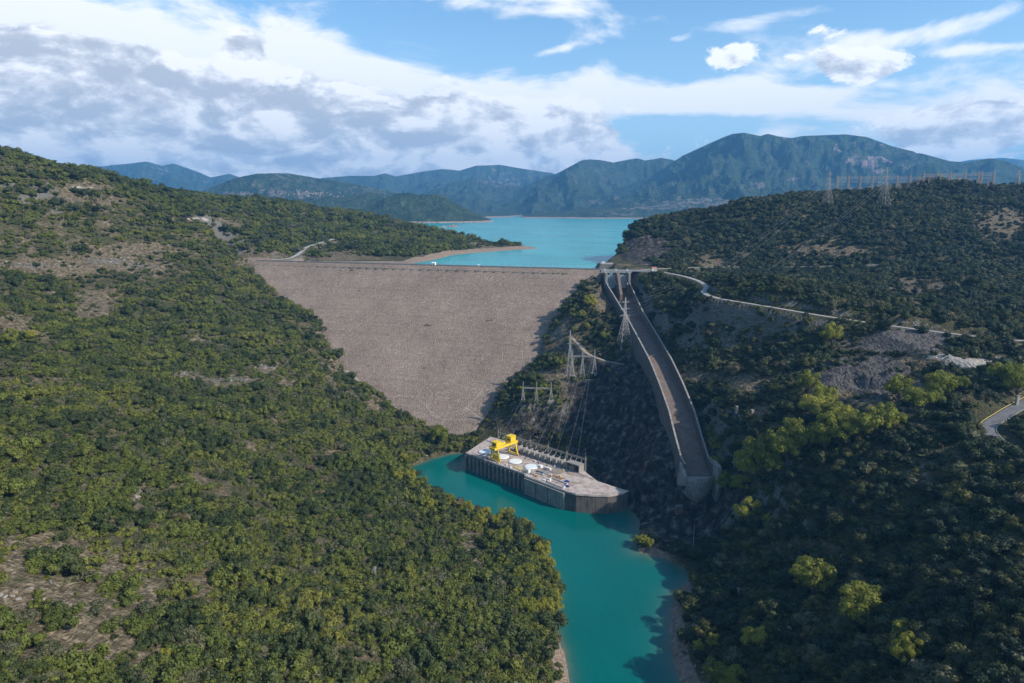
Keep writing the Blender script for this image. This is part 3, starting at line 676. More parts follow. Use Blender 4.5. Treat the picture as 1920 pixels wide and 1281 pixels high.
# end blocks of the side walls
b=MB(); b.add([(140.6,440,46),(140.6,462,45),(143.6,462,45),(143.2,440,46),(140.6,436.5,33),(140.6,462,20),(145.6,462,20),(142.6,436.5,33),(140.8,442,20),(143,442,20)],
 [(0,3,2,1),(0,1,5,8,4),(3,7,9,6,2),(0,4,7,3),(4,8,9,7),(1,2,6,5),(5,6,9,8)]); local(b.build('end_wall',M['conc'],bevel=.1),sp_)
b=MB(); b.add([(118.8,446,37),(118.8,458,43),(121.3,458,43),(121.3,446,37),(117.5,446,30),(117.5,458,26),(121.3,458,26),(121.3,446,30)],[(0,3,2,1),(0,1,5,4),(3,7,6,2),(0,4,7,3),(1,2,6,5),(4,5,6,7)]); local(b.build('end_wall',M['conc'],bevel=.1),sp_)
# gates and piers
gy=797
for sx,nm in ((-13.4,'side_pier'),(0,'centre_pier'),(13.4,'side_pier')):
    b=MB(); cx=122+sx; t=1.5 if sx==0 else 1.1
    L0=758 if sx==0 else 786
    b.add([(cx-t,L0,chz(L0)-1),(cx+t,L0,chz(L0)-1),(cx+t,818,117),(cx-t,818,117),(cx-t,L0,chz(L0)+8),(cx+t,L0,chz(L0)+8),(cx+t,785,145.2),(cx-t,785,145.2),(cx+t,818,145.2),(cx-t,818,145.2)],
      [(0,1,5,4),(4,5,6,7),(7,6,8,9),(1,2,8,6,5),(0,4,7,9,3),(2,3,9,8),(0,3,2,1)]); local(b.build(nm,M['conc_floor'] if sx==0 else M['conc'],bevel=.12),sp_)
for cx in(115.4,128.6):
    g=MB(); rows=[]
    for i in range(9):
        z=127+15.5*i/8; y=gy+3*math.cos((i/8-.5)*1.6)-3
        rows.append([(cx-5.1,y,z),(cx+5.1,y,z),(cx+5.1,y+.5,z),(cx-5.1,y+.5,z)])
    g.sweep(rows); go=local(g.build('radial_gate',M['gate']),sp_)
    g=MB()
    for i in range(1,8): g.box(cx-5,cx+5,gy-1.0,gy-.55+3*math.cos((i/8-.5)*1.6)-2.4,127+15.5*i/8-.12,127+15.5*i/8+.12)
    for k in range(-2,3): g.box(cx+k*2.4-.12,cx+k*2.4+.12,gy-1.15,gy-.6,127.3,142.3)
    o=g.build('gate_ribs',M['gate']); o.parent=go; 
    for k in(-4,4):
        g=MB(); e1=(cx+k*1.15,gy-13,133); g.bar((cx+k,gy-.8,138),e1,.35); g.bar((cx+k,gy-.8,130),e1,.35); g.box(e1[0]-.6,e1[0]+.6,e1[1]-.6,e1[1]+.6,132.4,133.6); o=g.build('gate_arm',M['gate']); o.parent=go
b=MB(); b.box(104,140,799,803.6,144.3,146.2); local(b.build('bridge_deck',M['conc']),sp_)
b=MB()
for k in range(25): b.bar((104+k*1.5,799.2,146.2),(104+k*1.5,799.2,147.3),.06)
for z in(146.8,147.3): b.bar((104,799.2,z),(140,799.2,z),.06)
local(b.build('bridge_railing',M['steel_pale']),sp_)
for x,nm in((109,0),(122,0),(135,0)):
    b=MB(); b.box(x-.9,x+.9,800.2,802.2,146.2,148.2); b.box(x-1.3,x+1.3,800.7,801.7,148.2,148.9); local(b.build('gate_hoist',M['gate'],bevel=.05),sp_)
# ------------------------------------------------------------------ power station
D3=[Vector((p[0],p[1],14)) for p in DECK]
ps=empty('power_station',(0,520,14),label='long grey concrete power station deck standing in the turquoise river',cat='power station')
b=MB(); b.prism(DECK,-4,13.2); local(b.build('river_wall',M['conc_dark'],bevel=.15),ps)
def inset(P,k):
    c_=np.mean(P,0); return [tuple(np.array(p)+(np.array(p)-c_)/np.linalg.norm(np.array(p)-c_)*k) for p in P]
b=MB(); b.prism(inset(DECK,.5),13.2,14.0); local(b.build('deck_slab',M['deckm'],bevel=.1),ps)
f0=Vector(DECK[0]); f1=Vector(DECK[1]); fd=(f1-f0).normalized(); fn=Vector((fd.y,-fd.x)); 
if fn.y>0: fn=-fn
def fp(s,n,z): q=f0+fd*s+fn*n; return (q.x,q.y,z)
LF=(f1-f0).length
def fbox(b,s0,s1,n0,n1,z0,z1): b.prism([fp(s0,n0,0)[:2],fp(s1,n0,0)[:2],fp(s1,n1,0)[:2],fp(s0,n1,0)[:2]],z0,z1)
nb=15
for k in range(nb):
    s=1.2+k*(LF-2)/(nb-1); b=MB(); fbox(b,s-.5,s+.5,-.2,1.5,-4,12.4)
    q=[fp(s-.5,1.5,12.4),fp(s+.5,1.5,12.4),fp(s+.5,-.1,13.15),fp(s-.5,-.1,13.15),fp(s-.5,-.1,12.38),fp(s+.5,-.1,12.38)]
    b.add(q,[(0,1,2,3),(0,3,4),(1,5,2)]); local(b.build('buttress',M['conc']),ps)
b=MB(); fbox(b,0,LF,-.2,.9,11.2,13.15); local(b.build('wall_beam',M['conc_dark']),ps)
# the wall's plain thick end and rounded nose
g0,g1=Vector(DECK[2]),Vector(DECK[3]); gd=(g1-g0).normalized(); gn=Vector((gd.y,-gd.x)); gn=gn if gn.y<0 else -gn; GLn=(g1-g0).length
b=MB(); b.prism([tuple(g0+gn*-.5),tuple(g1-gd*1.0+gn*-.5),tuple(g1-gd*1.0+gn*2.0),tuple(g0+gn*2.0)],-4,12.9); local(b.build('intake_block',M['conc'],bevel=.1),ps)
for k in range(1,3):
    b=MB(); q=g0+gd*GLn*k*.3; b.prism([tuple(q+gn*1.9),tuple(q+gd*.5+gn*1.9),tuple(q+gd*.5+gn*2.4),tuple(q+gn*2.4)],-4,12.6); local(b.build('pilaster',M['conc_dark']),ps)
# railing along the river edge
b=MB(); RP=[Vector((*DECK[i],14)) for i in range(0,8)]
for i in range(len(RP)-1):
    a_,c_=RP[i],RP[i+1]; L=(c_-a_).length; n=max(1,int(L/2.4))
    for k in range(n):
        q=a_.lerp(c_,k/n); b.bar(q,q+Vector((0,0,1.15)),.07)
    for z in(.6,1.12): b.bar(a_+Vector((0,0,z)),c_+Vector((0,0,z)),.05)
local(b.build('railing',M['white']),ps)
b=MB(); 
for i in range(0,7):
    a_,c_=RP[i],RP[i+1]; t=(c_-a_).normalized(); n=Vector((t.y,-t.x,0)); n=n if n.y<0 else -n
    b.prism([tuple((a_-n*.1).xy),tuple((c_-n*.1).xy),tuple((c_-n*.6).xy),tuple((a_-n*.6).xy)],14.003,14.32)
local(b.build('kerb',M['conc']),ps)
# rails for the crane
b=MB()
for nn in(-4.5,-26): fbox(b,2,LF+38,nn-.2,nn+.2,14.003,14.16)
local(b.build('crane_rail',M['rust']),ps)
# raised concrete panels on the deck
for (s0,s1,n0,n1,h_,mm) in [(60,66,-9,-4.8,.25,'track'),(73,82,-16,-7,.5,'conc'),(84,96,-14,-8,.35,'rust'),(78,86,-24,-18,.3,'rust')]:
    b=MB(); fbox(b,s0,s1,n0,n1,14.003,14+h_); local(b.build('deck_panel',M[mm],bevel=.05),ps)
# hatch covers
names=['left of the yellow crane at the far end of the deck','half hidden behind the yellow crane leg','just right of the yellow crane','nearest the middle of the deck, second from the crane']
for (px,py),nm in zip([(910,847),(942.5,856.5),(966.5,865.3),(996.3,875.3)],names):
    p=atZ(px,py,14.3); b=MB(); n=40
    b.cyl(0,0,0,.55,5.6,n); b.cyl(0,0,.56,.85,5.0,n,4.6); 
    e=empty('hatch_cover',(p[0],p[1],14.0),label='round white hatch cover '+nm,cat='hatch cover',group='round hatch covers on the power station deck')
    b.build('lid',M['white'],e,bevel=.06)
    b=MB(); b.cyl(0,0,-.05,.3,6.3,n); b.build('rim',M['conc'],e)
p=atZ(1044.7,884,14); b=MB(); b.cyl(0,0,0,.5,5.2,36); b.cyl(0,0,.5,.8,3.6,36,3.3)
e=empty('turbine_pit_cover',(p[0],p[1],14.0),label='dull brown round cover at the right end of the deck',cat='pit cover'); b.build('lid',M['track'],e,bevel=.05)
b=MB(); b.cyl(0,0,-.05,.25,5.9,36); b.build('rim',M['conc'],e)
# ---- gantry crane
qa=Vector(atZ(920,860,14)[:2]); qb=Vector(atZ(940.6,865.4,14)[:2]); qc=Vector(atZ(949,847.7,14)[:2]); qd=Vector(atZ(971,855,14)[:2])
near=(qa+qb)/2; far=(qc+qd)/2; sC=(near-f0).dot(fd); 
yaw=math.atan2(fd.y,fd.x)
n_near=4.5; n_far=26.0
cc=f0+fd*(sC+1)-fn*((n_near+n_far)/2)
cr=empty('gantry_crane',(cc.x,cc.y,14.16),yaw,label='bright yellow gantry crane straddling the power station deck',cat='crane')
# local x along the deck, local y from river side (-) to cliff side (+)
flip=1 if Vector((math.cos(yaw+math.pi/2),math.sin(yaw+math.pi/2))).dot(-fn)>0 else -1
HS=(n_far-n_near)/2; H=10.5; Y_=M['yellow']
for sy in(-1,1):
    y=sy*HS*flip
    for sx in(-1,1):
        b=MB(); b.bar((sx*5.2,y,.9),(sx*2.6,y,H),.62,.8,4); b.build('leg',Y_,cr)
        b=MB(); b.cyl(0,0,-.3,.3,.45,14); o=b.build('wheel',M['dark'],cr); o.rotation_euler=(math.pi/2,0,0); o.location=(sx*5.0,y,.45)
    b=MB(); b.box(-6.2,6.2,y-.5,y+.5,.75,1.9); b.box(-3.4,3.4,y-.35,y+.35,H*.55,H*.55+.7); b.build('sill_beam',Y_,cr,bevel=.05)
    if sy<0:
        b=MB(); b.box(-3.2,3.2,y-.3,y+.3,1.9,5.2); b.build('panel',Y_,cr)
for sx in(-1,1):
    b=MB(); b.box(sx*2.6-.55,sx*2.6+.55,-HS-3.5,HS+2.5,H-.2,H+1.7); b.build('girder',Y_,cr,bevel=.06)
    b=MB()
    for k in range(14):
        yy=-HS-3+k*(2*HS+5)/13; b.bar((sx*3.3,yy,H+1.7),(sx*3.3,yy,H+2.7),.06)
    b.bar((sx*3.3,-HS-3,H+2.7),(sx*3.3,HS+2,H+2.7),.06); b.build('handrail',Y_,cr)
for yy in(-HS-3.3,HS+2.3): b=MB(); b.box(-3.1,3.1,yy-.4,yy+.4,H-.1,H+1.5); b.build('end_tie',Y_,cr)
for yy,w2,h2 in((-HS+1.5,3.2,3.4),(HS-2.5,3.4,4.2)):
    y=yy*flip if flip>0 else -yy
    b=MB(); b.box(-3.4,3.4,y-w2,y+w2,H+1.75,H+2.3); b.build('trolley_frame',Y_,cr)
    b=MB(); b.box(-2.7,2.7,y-w2+.4,y+w2-.4,H+2.3,H+2.3+h2); o=b.build('winch_house',Y_,cr,bevel=.12)
    b=MB(); b.box(-3.0,3.0,y-w2+.1,y+w2-.1,H+2.3+h2,H+2.55+h2); b2=b.build('winch_house_roof',M['yellow'],cr)
    b=MB(); b.box(-1.5,1.5,y-w2+.28,y-w2+.4,H+3,H+4.4); b.build('louvre',M['dark'],cr)
b=MB()
for dx_ in(-.3,.3): b.bar((6.0+dx_,-HS*flip,1.5),(3.4+dx_,-HS*flip,H+1.2),.06)
for k in range(16): t_=k/16; xx_=6.0-2.6*t_; b.bar((xx_-.3,-HS*flip,1.5+t_*(H-.3)),(xx_+.3,-HS*flip,1.5+t_*(H-.3)),.04)
b.build('ladder',M['steel'],cr)
b=MB(); b.box(-4.9,-3.3,-1.2,1.2,H-2.6,H-.3); b.build('driver_cab',M['white'],cr,bevel=.08)
b=MB(); b.bar((0,-HS+4,H),(0,-HS+4,6.5),.08); b.box(-.5,.5,-HS+3.6,-HS+4.4,5.4,6.5); b.build('hook_block',M['dark'],cr)
# ---- transformer gallery along the cliff side of the deck
def bp(s,n,z): return fp(s,-n,z)
gal=empty('transformer_gallery',bp(60,33,14),label='row of grey concrete blast walls behind the crane along the cliff',cat='blast walls')
x0_,x1_=27,98
b=MB(); b.prism([bp(x0_,36.5,0)[:2],bp(x1_,36.5,0)[:2],bp(x1_,37.3,0)[:2],bp(x0_,37.3,0)[:2]],13.9,20.5); local(b.build('back_wall',M['conc_dark']),gal)
NB=12
for k in range(NB+1):
    s=x0_+(x1_-x0_)*k/NB; b=MB(); b.prism([bp(s-.3,30.2,0)[:2],bp(s+.3,30.2,0)[:2],bp(s+.3,36.4,0)[:2],bp(s-.3,36.4,0)[:2]],13.9,20.2); local(b.build('blast_wall',M['conc']),gal)
b=MB(); b.prism([bp(x1_-13,29.5,0)[:2],bp(x1_+.8,29.5,0)[:2],bp(x1_+.8,36.3,0)[:2],bp(x1_-13,36.3,0)[:2]],20.25,20.7); local(b.build('roof_slab',M['conc']),gal)
proto=None
words=['first','second','third','fourth','fifth','sixth','seventh','eighth','ninth','tenth','eleventh']
def make_trafo():
    e=empty('transformer',(0,0,0)); b=MB(); b.box(-1.9,1.9,-1.6,1.6,.3,3.6); b.build('tank',M['steel'],e,bevel=.1)
    for sy in(-1,1):
        b=MB()
        for k in range(7): b.box(-1.7+k*.5,-1.5+k*.5,sy*1.65-.0 if sy>0 else -2.5,2.5 if sy>0 else -1.65,.8,3.3)
        b.build('radiator',M['steel_pale'],e)
    b=MB(); b.bar((-1.6,.9,4.6),(1.6,.9,4.6),.45,n=10); b.build('conservator',M['steel_pale'],e)
    for k in(-1,0,1):
        b=MB()
        for i in range(5): b.cyl(k*1.2,-.6,3.6+i*.42,3.6+i*.42+.28,.26-.02*i,10)
        b.cyl(k*1.2,-.6,3.6,5.9,.1,8); b.build('bushing',M['white'],e)
    return e
def copy_tree(o,parent=None):
    c_=o.copy(); COL.objects.link(c_)
    if parent is not None: c_.parent=parent
    for ch in list(o.children): copy_tree(ch,c_)
    return c_
def uv(s,n):
    q=f0+fd*s+fn*(-n); return q
for k in range(NB-1):
    s=x0_+(x1_-x0_)*(k+.5)/NB; e=make_trafo() if k==0 else copy_tree(proto)
    if k==0: proto=e
    q=uv(s,33.6); e.location=(q.x,q.y,14.0); e.rotation_euler=(0,0,yaw)
    tag(e,label='grey power transformer with white bushings, %s from the crane end of the blast walls'%words[k],cat='transformer',group='transformers between the blast walls')
# busbar frame behind
fr=empty('busbar_gantry',bp(60,39,14),label='brown lattice busbar frame on thin posts above the transformers',cat='busbar frame')
PS=[1,20,39,59,79,98]
for s in PS:
    b=MB()
    for a_,c_ in((-.5,-.5),(.5,-.5),(.5,.5),(-.5,.5)):
        b.bar(bp(s+a_,38.8+c_,12),bp(s+a_*.5,38.8+c_*.5,25.5),.11)
    for i in range(8):
        z=13+i*1.5; b.bar(bp(s-.45,38.3,z),bp(s+.45,38.3,z+1.5),.07); b.bar(bp(s+.45,39.3,z),bp(s-.45,39.3,z+1.5),.07)
    b.bar(bp(s,38.8,25),bp(s,38.8,29.5),.09); local(b.build('post',M['steel_pale']),fr)
b=MB(); s0,s1=PS[0],PS[-1]
for n,z in((38.3,22.6),(39.3,22.6),(38.3,23.9),(39.3,23.9)): b.bar(bp(s0,n,z),bp(s1,n,z),.12)
k=s0
while k<s1-1.2:
    b.bar(bp(k,38.3,22.6),bp(k+1.2,38.3,23.9),.06); b.bar(bp(k+1.2,39.3,22.6),bp(k+.0,39.3,23.9),.06); b.bar(bp(k,38.3,23.9),bp(k+.6,39.3,23.9),.05); k+=1.25
local(b.build('lattice_beam',M['steel']),fr)
for i in range(18):
    s=s0+4+i*5.3; b=MB(); b.bar(bp(s,38.4,22.6),bp(s,36.6,20.8),.09); b.bar(bp(s,36.6,20.8),bp(s,35.4,20.0),.05)
    for q in range(4): b.cyl(*bp(s,38.0-q*.35,0)[:2],22.2-q*.35,22.4-q*.35,.22,8)
    local(b.build('insulator',M['white']),fr)
# small things on the deck
def crate(name,px,py,sx,sy,sz,mat,label,cat,rz=yaw,detail=True):
    p=atZ(px,py,14); e=empty(name,(p[0],p[1],14.0),rz,label=label,cat=cat)
    b=MB(); b.box(-sx/2,sx/2,-sy/2,sy/2,0.05,sz); b.build('body',M[mat],e,bevel=.06)
    if detail:
        b=MB()
        for k in range(5): x=-sx/2+sx*(k+.5)/5; b.box(x-.06,x+.06,-sy/2-.07,sy/2+.07,.06,sz+.05)
        b.build('ribs',M['steel_pale'],e)
    return e
crate('storage_container',1013,877,3,2.4,2.2,'white','small white box unit on the deck right of the last white hatch cover','container')
crate('storage_container',1027,881,6,2.2,2.0,'plaster','long pale container beside the brown round cover','container')
crate('equipment_cabinet',990,887,3.2,2.4,3.2,'white','white cabinet at the river edge of the deck','cabinet')
crate('equipment_skid',1012,886,7,1.4,1.0,'dark','long dark equipment skid lying on the deck beside the containers','equipment')
crate('equipment_skid',1024,890,5,1.2,.9,'steel','grey steel skid in front of the long pale container','equipment')
crate('lumber_stack',970,878,6,3.2,.6,'ochre','flat yellowish stack of boards by the river rail','boards')
crate('equipment_cabinet',1030,902,2.4,2.0,2.0,'plaster','pale cabinet at the corner of the low walled enclosure','cabinet')
crate('pallet',1005,893,3,2.2,.5,'rust','rusty pallet load by the rail near the white cabinet','pallet')
crate('pallet',1021,901,3,1.8,.7,'white','white pallet load by the rail near the low walled enclosure','pallet')
drum=None
for i,(px_,py_) in enumerate([(905,858),(912,861),(915,860),(935,869),(950,873),(958,877),(975,883),(996,889),(1000,891),(1008,893),(1016,889),(1019,892),(1034,893),(1037,896),(1046,897),(1050,894),(985,861),(1003,866),(1010,869),(1027,874),(1040,875),(1056,883)]):
    p=atZ(px_,py_,14)
    if i%2==0:
        b=MB(); b.cyl(0,0,.01,1.25,.5,14); b.cyl(0,0,.4,.46,.54,14); b.cyl(0,0,.85,.91,.54,14); o=b.build('oil_drum',M[['rust','blue','white','steel'][i//2%4]]); tag(o,'small %s drum standing on the power station deck'%['rusty','blue','white','grey'][i//2%4],'drum','drums on the power station deck')
    else:
        b=MB(); b.box(-.9,.9,-.6,.6,.15,1.1); b.box(-.95,.95,-.62,-.5,.01,.15); b.box(-.95,.95,.5,.62,.01,.15); b.box(-.96,.96,-.66,.66,1.1,1.18); o=b.build('wooden_crate',M[['track','ochre','plaster'][i//2%3]],bevel=.03); tag(o,'small %s crate lying on the power station deck'%['brown','yellowish','pale'][i//2%3],'crate','crates on the power station deck')
    o.location=(p[0],p[1],14.0); o.rotation_euler=(0,0,i*.7)
# low walled enclosure
b=MB(); pts=[atZ(1034,897,14),atZ(1064,909,14),atZ(1056,917,14),atZ(1026,905,14)]
for i in range(4):
    a_=Vector(pts[i]); c_=Vector(pts[(i+1)%4]); t=(c_-a_).normalized(); n=Vector((-t.y,t.x,0))*.2
    b.prism([tuple((a_-n).xy),tuple((c_-n).xy),tuple((c_+n).xy),tuple((a_+n).xy)],14.003,15.25)
tag(b.build('low_wall',M['plaster']),'low pale walled enclosure beside the two blue cars','enclosure')
# cars
def make_car():
    e=empty('parked_car',(0,0,0)); b=MB()
    prof=[(-2.1,.35),(-2.15,.8),(-1.9,.95),(-1.45,1.0),(-1.0,1.42),(.35,1.45),(.95,1.0),(1.95,.88),(2.15,.65),(2.1,.35)]
    rows=[[(x,yy,z if abs(yy)<.8 or z<1.1 else z) for x,z in prof] for yy in(-.85,.85)]
    rows=[[(x,(-.85 if s<0 else .85)*(1 if z<1.05 else .84),z) for x,z in prof] for s in(-1,1)]; b.sweep(rows); b.build('body',M['blue'],e,bevel=.05)
    b=MB(); b.add([(-1.5,-.73,1.03),(-1.1,-.73,1.36),(.3,-.73,1.38),(.85,-.73,1.03),(-1.5,.73,1.03),(-1.1,.73,1.36),(.3,.73,1.38),(.85,.73,1.03)],[(0,1,2,3),(7,6,5,4)])
    for v in range(len(b.v)): x,y,z=b.v[v]; b.v[v]=(x,y*1.12,z)
    b.add([(.40,-.62,1.44),(.98,-.7,1.03),(.98,.7,1.03),(.40,.62,1.44)],[(0,1,2,3)]); b.build('window',M['glass'],e)
    for sx in(-1.35,1.3):
        for sy in(-.82,.82):
            b=MB(); b.cyl(0,0,-.11,.11,.33,16); o=b.build('wheel',M['dark'],e); o.rotation_euler=(math.pi/2,0,0); o.location=(sx,sy,.33)
    return e
car=make_car(); p=atZ(1063,904,14); car.location=(p[0],p[1],14); car.rotation_euler=(0,0,yaw+.5); tag(car,'dark blue car parked behind the low wall, closer to the cliff','car','blue cars on the deck')
car2=copy_tree(car); p=atZ(1063,913,14); car2.location=(p[0],p[1],14); car2.rotation_euler=(0,0,yaw+.35); tag(car2,'blue car parked at the end of the low wall, closer to the river','car','blue cars on the deck')
# steel pipe frames near the cliff end of the deck
b=MB()
for i in range(5):
    a_=Vector(atZ(1070+i*5,884+i*2.2,14)); c_=Vector(atZ(1092+i*5,890+i*2.2,14)); b.bar(a_+Vector((0,0,.4)),c_+Vector((0,0,.4)),.16,n=6)
for (u_,v_) in ((1070,884),(1092,890),(1090,893),(1112,899)): a_=Vector(atZ(u_,v_,14)); b.bar(a_,a_+Vector((0,0,.5)),.2)
tag(b.build('pipe_rack',M['steel_pale']),'pale steel pipes laid on a low rack at the shaded end of the deck','pipe rack')
# ------------------------------------------------------------------ lattice towers
def lattice(b,x,y,z0,z1,w0,w1,nseg=8,r=.16,rb=.09):
    c4=[(-1,-1),(1,-1),(1,1),(-1,1)]
    def P(i,t):
        w_=(w0+(w1-w0)*t)/2; return Vector((x+c4[i%4][0]*w_,y+c4[i%4][1]*w_,z0+(z1-z0)*t))
    for i in range(4): b.bar(P(i,0),P(i,1),r,r*.8)
    ts=[0]; t=0; 
    q=(max(w1,.2*w0)/w0)**(1/nseg); seg=[q**k for k in range(nseg)]; s=sum(seg)
    for k in seg: t+=k/s; ts.append(t)
    for a_,c_ in zip(ts[:-1],ts[1:]):
        for i in range(4):
            b.bar(P(i,a_),P(i+1,c_),rb); b.bar(P(i+1,a_),P(i,c_),rb); b.bar(P(i,c_),P(i+1,c_),rb)
def pylon(loc,h,w0,rz,label,group=None,arms=((.66,7),(.8,6),(.94,4.5)),mat='steel_pale',r=.2,feet=False,waist=.6):
    e=empty('lattice_pylon',tuple(loc),rz,label=label,cat='pylon',group=group)
    b=MB(); ww=w0*.2; lattice(b,0,0,-3,h*waist,w0*1.04,ww,7,r,r*.55); b.build('tower_body',M[mat],e)
    b=MB(); lattice(b,0,0,h*waist,h,ww,.5,6,r*.8,r*.5); b.build('tower_head',M[mat],e)
    for t,a in arms:
        b=MB(); z=h*t
        for s in(-1,1):
            for yy in(-.5,.5): b.bar((s*.4,yy,z),(s*a,0,z+.2),r*.6); b.bar((s*.4,yy,z+1.6),(s*a,0,z+.3),r*.5)
            for k in range(1,4): b.bar((s*a*k/4,0,z),(s*a*(k+.5)/4,0,z+1.5*(1-k/4)),r*.4)
        o=b.build('cross_arm',M[mat],e)
        for s in(-1,1):
            b=MB()
            for k in range(6): b.cyl(s*a,0,z-.3-k*.35,z-.15-k*.35,.17,8)
            q=b.build('insulator',M['dark'],e)
    if feet:
        for s in(-1,1):
            for u in(-1,1): b=MB(); b.cyl(s*w0/2,u*w0/2,-2.6,.6,1.5,4,.55); b.build('footing',M['conc'],e)
    return e
pA=hit(1166,652); pA=atY(1170,650,pA[1]); pA[2]=float(hgt(pA[0],pA[1]))
def h_for(py_top,loc):  # height that brings the tower's top to the photographed place
    r=ray(960,py_top); return CZ+r[2]/r[1]*loc[1]-loc[2]
PY={}
PY['A']=(pA,h_for(558,pA)); pylon(pA,PY['A'][1],12,.3,'tall steel pylon on the grassy spur beside the spillway chute',arms=((.62,5.5),(.76,5),(.9,4)),feet=True,r=.17)
pB=hit(1068,704); pB[2]=float(hgt(pB[0],pB[1])); PY['B']=(pB,h_for(620,pB)); pylon(pB,PY['B'][1],7.5,.2,'slim steel pylon at the left end of the upper line gantry',arms=((.7,3.0),(.85,2.6)),r=.16)
pR1=hit(1551,386); PY['R1']=(pR1,h_for(320,pR1)); pylon(pR1,PY['R1'][1],13,.5,'steel pylon on the wooded hilltop left of the switchyard',mat='steel',r=.19,arms=((.6,8),(.75,7),(.9,6)))
pR2=hit(1656,390); PY['R2']=(pR2,h_for(313,pR2)); pylon(pR2,PY['R2'][1],15,.5,'broad steel pylon on the hilltop in front of the switchyard',mat='steel',r=.2,arms=((.6,8),(.75,7),(.9,6)))
pR3=hit(1907,352); PY['R3']=(pR3,h_for(318,pR3)); pylon(pR3,PY['R3'][1],8,.5,'dark steel pylon at the far right end of the hilltop beyond the switchyard',mat='steel',r=.3,arms=((.55,6),(.72,7),(.88,5)))
def gantry(pxs,py,h,label,beam=.62,r=.15,w0=4.4,peak=True,name='line_gantry'):
    c_=hit(pxs[1],py); e=empty(name,tuple(c_),label=label,cat='gantry'); tops=[]
    for px in pxs:
        p=hit(px,py); p=np.array([(px-960)/F*(c_[1]/ray(px,py)[1]),c_[1]+(px-pxs[1])*-.05,0]); p[2]=float(hgt(p[0],p[1])); l=p-c_
        b=MB(); zt=h if True else 0
        lattice(b,l[0],l[1],l[2]-1.5,zt*beam/.62*.68,w0,1.0,7,r,r*.55); lattice(b,l[0],l[1],zt*beam/.62*.68,zt,1.0,.3,2,r*.7,r*.5); b.build('lattice_mast',M['steel_pale'],e)
        b=MB(); b.box(l[0]-w0*.7,l[0]+w0*.7,l[1]-w0*.7,l[1]+w0*.7,l[2]-3,l[2]+.25); b.build('footing',M['conc'],e)
        tops.append((l[0],l[1],h*.72))
    b=MB()
    for dy in(-.5,.5):
        for dzz in(0,1.1): b.bar((tops[0][0]-.5,tops[0][1]+dy,tops[0][2]+dzz),(tops[-1][0]+.5,tops[-1][1]+dy,tops[-1][2]+dzz),r*.7)
    n=22
    for k in range(n):
        a_=Vector(tops[0]).lerp(Vector(tops[-1]),k/n); c2=Vector(tops[0]).lerp(Vector(tops[-1]),(k+1)/n)
        b.bar(a_+Vector((0,-.5,0)),c2+Vector((0,-.5,1.1)),r*.45); b.bar(a_+Vector((0,.5,1.1)),c2+Vector((0,.5,0)),r*.45)
    b.build('crossbeam',M['steel_pale'],e)
    return c_,[Vector(c_)+Vector(t) for t in tops]
gc1,gt1=gantry([1073,1092,1114],706,h_for(655,hit(1092,706)),'upper steel line gantry with crossbeam on a concrete ledge above the cliff')
gc2,gt2=gantry([981,1006,1033],764,h_for(716,hit(1006,764)),'lower steel line gantry with crossbeam among bushes above the power station')
# retaining wall under the upper gantry
wl=[hit(px,py) for px,py in((1040,716),(1065,716),(1090,714),(1116,712))]
b=MB(); rows=[]
for p in wl: rows.append([(p[0],p[1]-3.0,p[2]-16),(p[0],p[1]-1.5,p[2]+.8),(p[0],p[1]+.2,p[2]+.8),(p[0],p[1]+.2,p[2]-16)])
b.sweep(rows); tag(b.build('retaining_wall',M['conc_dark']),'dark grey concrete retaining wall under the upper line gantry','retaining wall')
# ---- switchyard
yard_px=[1569,1590,1612,1635,1681,1705,1730,1755,1780,1807,1832,1838,1861]
for (row,dy,hh0,sel,lab) in ((0,0,1,yard_px[:7],'left stretch of the brown steel switchyard frames on the hilltop'),(1,-25,1,yard_px[6:],'right stretch of the brown steel switchyard frames on the hilltop')):
    y0=1170+dy; P0=[atY(px,352,y0) for px in sel]; zb=[float(hgt(p[0],p[1])) for p in P0]
    e=empty('switchyard_gantry',(P0[0][0],y0,zb[0]),label=lab,cat='switchyard frame'); tops=[]
    for i,(px,p) in enumerate(zip(sel,P0)):
        pt=330 if row==0 else 325-(i*.4); ztop=float(atY(px,pt,y0)[2]); l=(p[0]-P0[0][0],0)
        b=MB(); lattice(b,l[0],0,zb[i]-zb[0]-2,ztop-zb[0],3.0,1.8,8,.2,.12); b.bar((l[0],0,ztop-zb[0]),(l[0],0,ztop-zb[0]+4),.2); b.build('lattice_mast',M['steel_brown'],e)
        tops.append((l[0],ztop-zb[0]))
    for i in range(len(tops)-1):
        b=MB()
        for o_,s2 in((-1.5,.0),(-4.5,0),(-9,0)):
            a_=Vector((tops[i][0],0,tops[i][1]+o_)); c2=Vector((tops[i+1][0],0,tops[i+1][1]+o_)); b.bar(a_,c2,.22); b.bar(a_-Vector((0,0,1.1)),c2-Vector((0,0,1.1)),.16)
            for k in range(8): b.bar(a_.lerp(c2,k/8)-Vector((0,0,1.1)),a_.lerp(c2,(k+1)/8),.11)
        b.build('crossbeam',M['steel'],e)
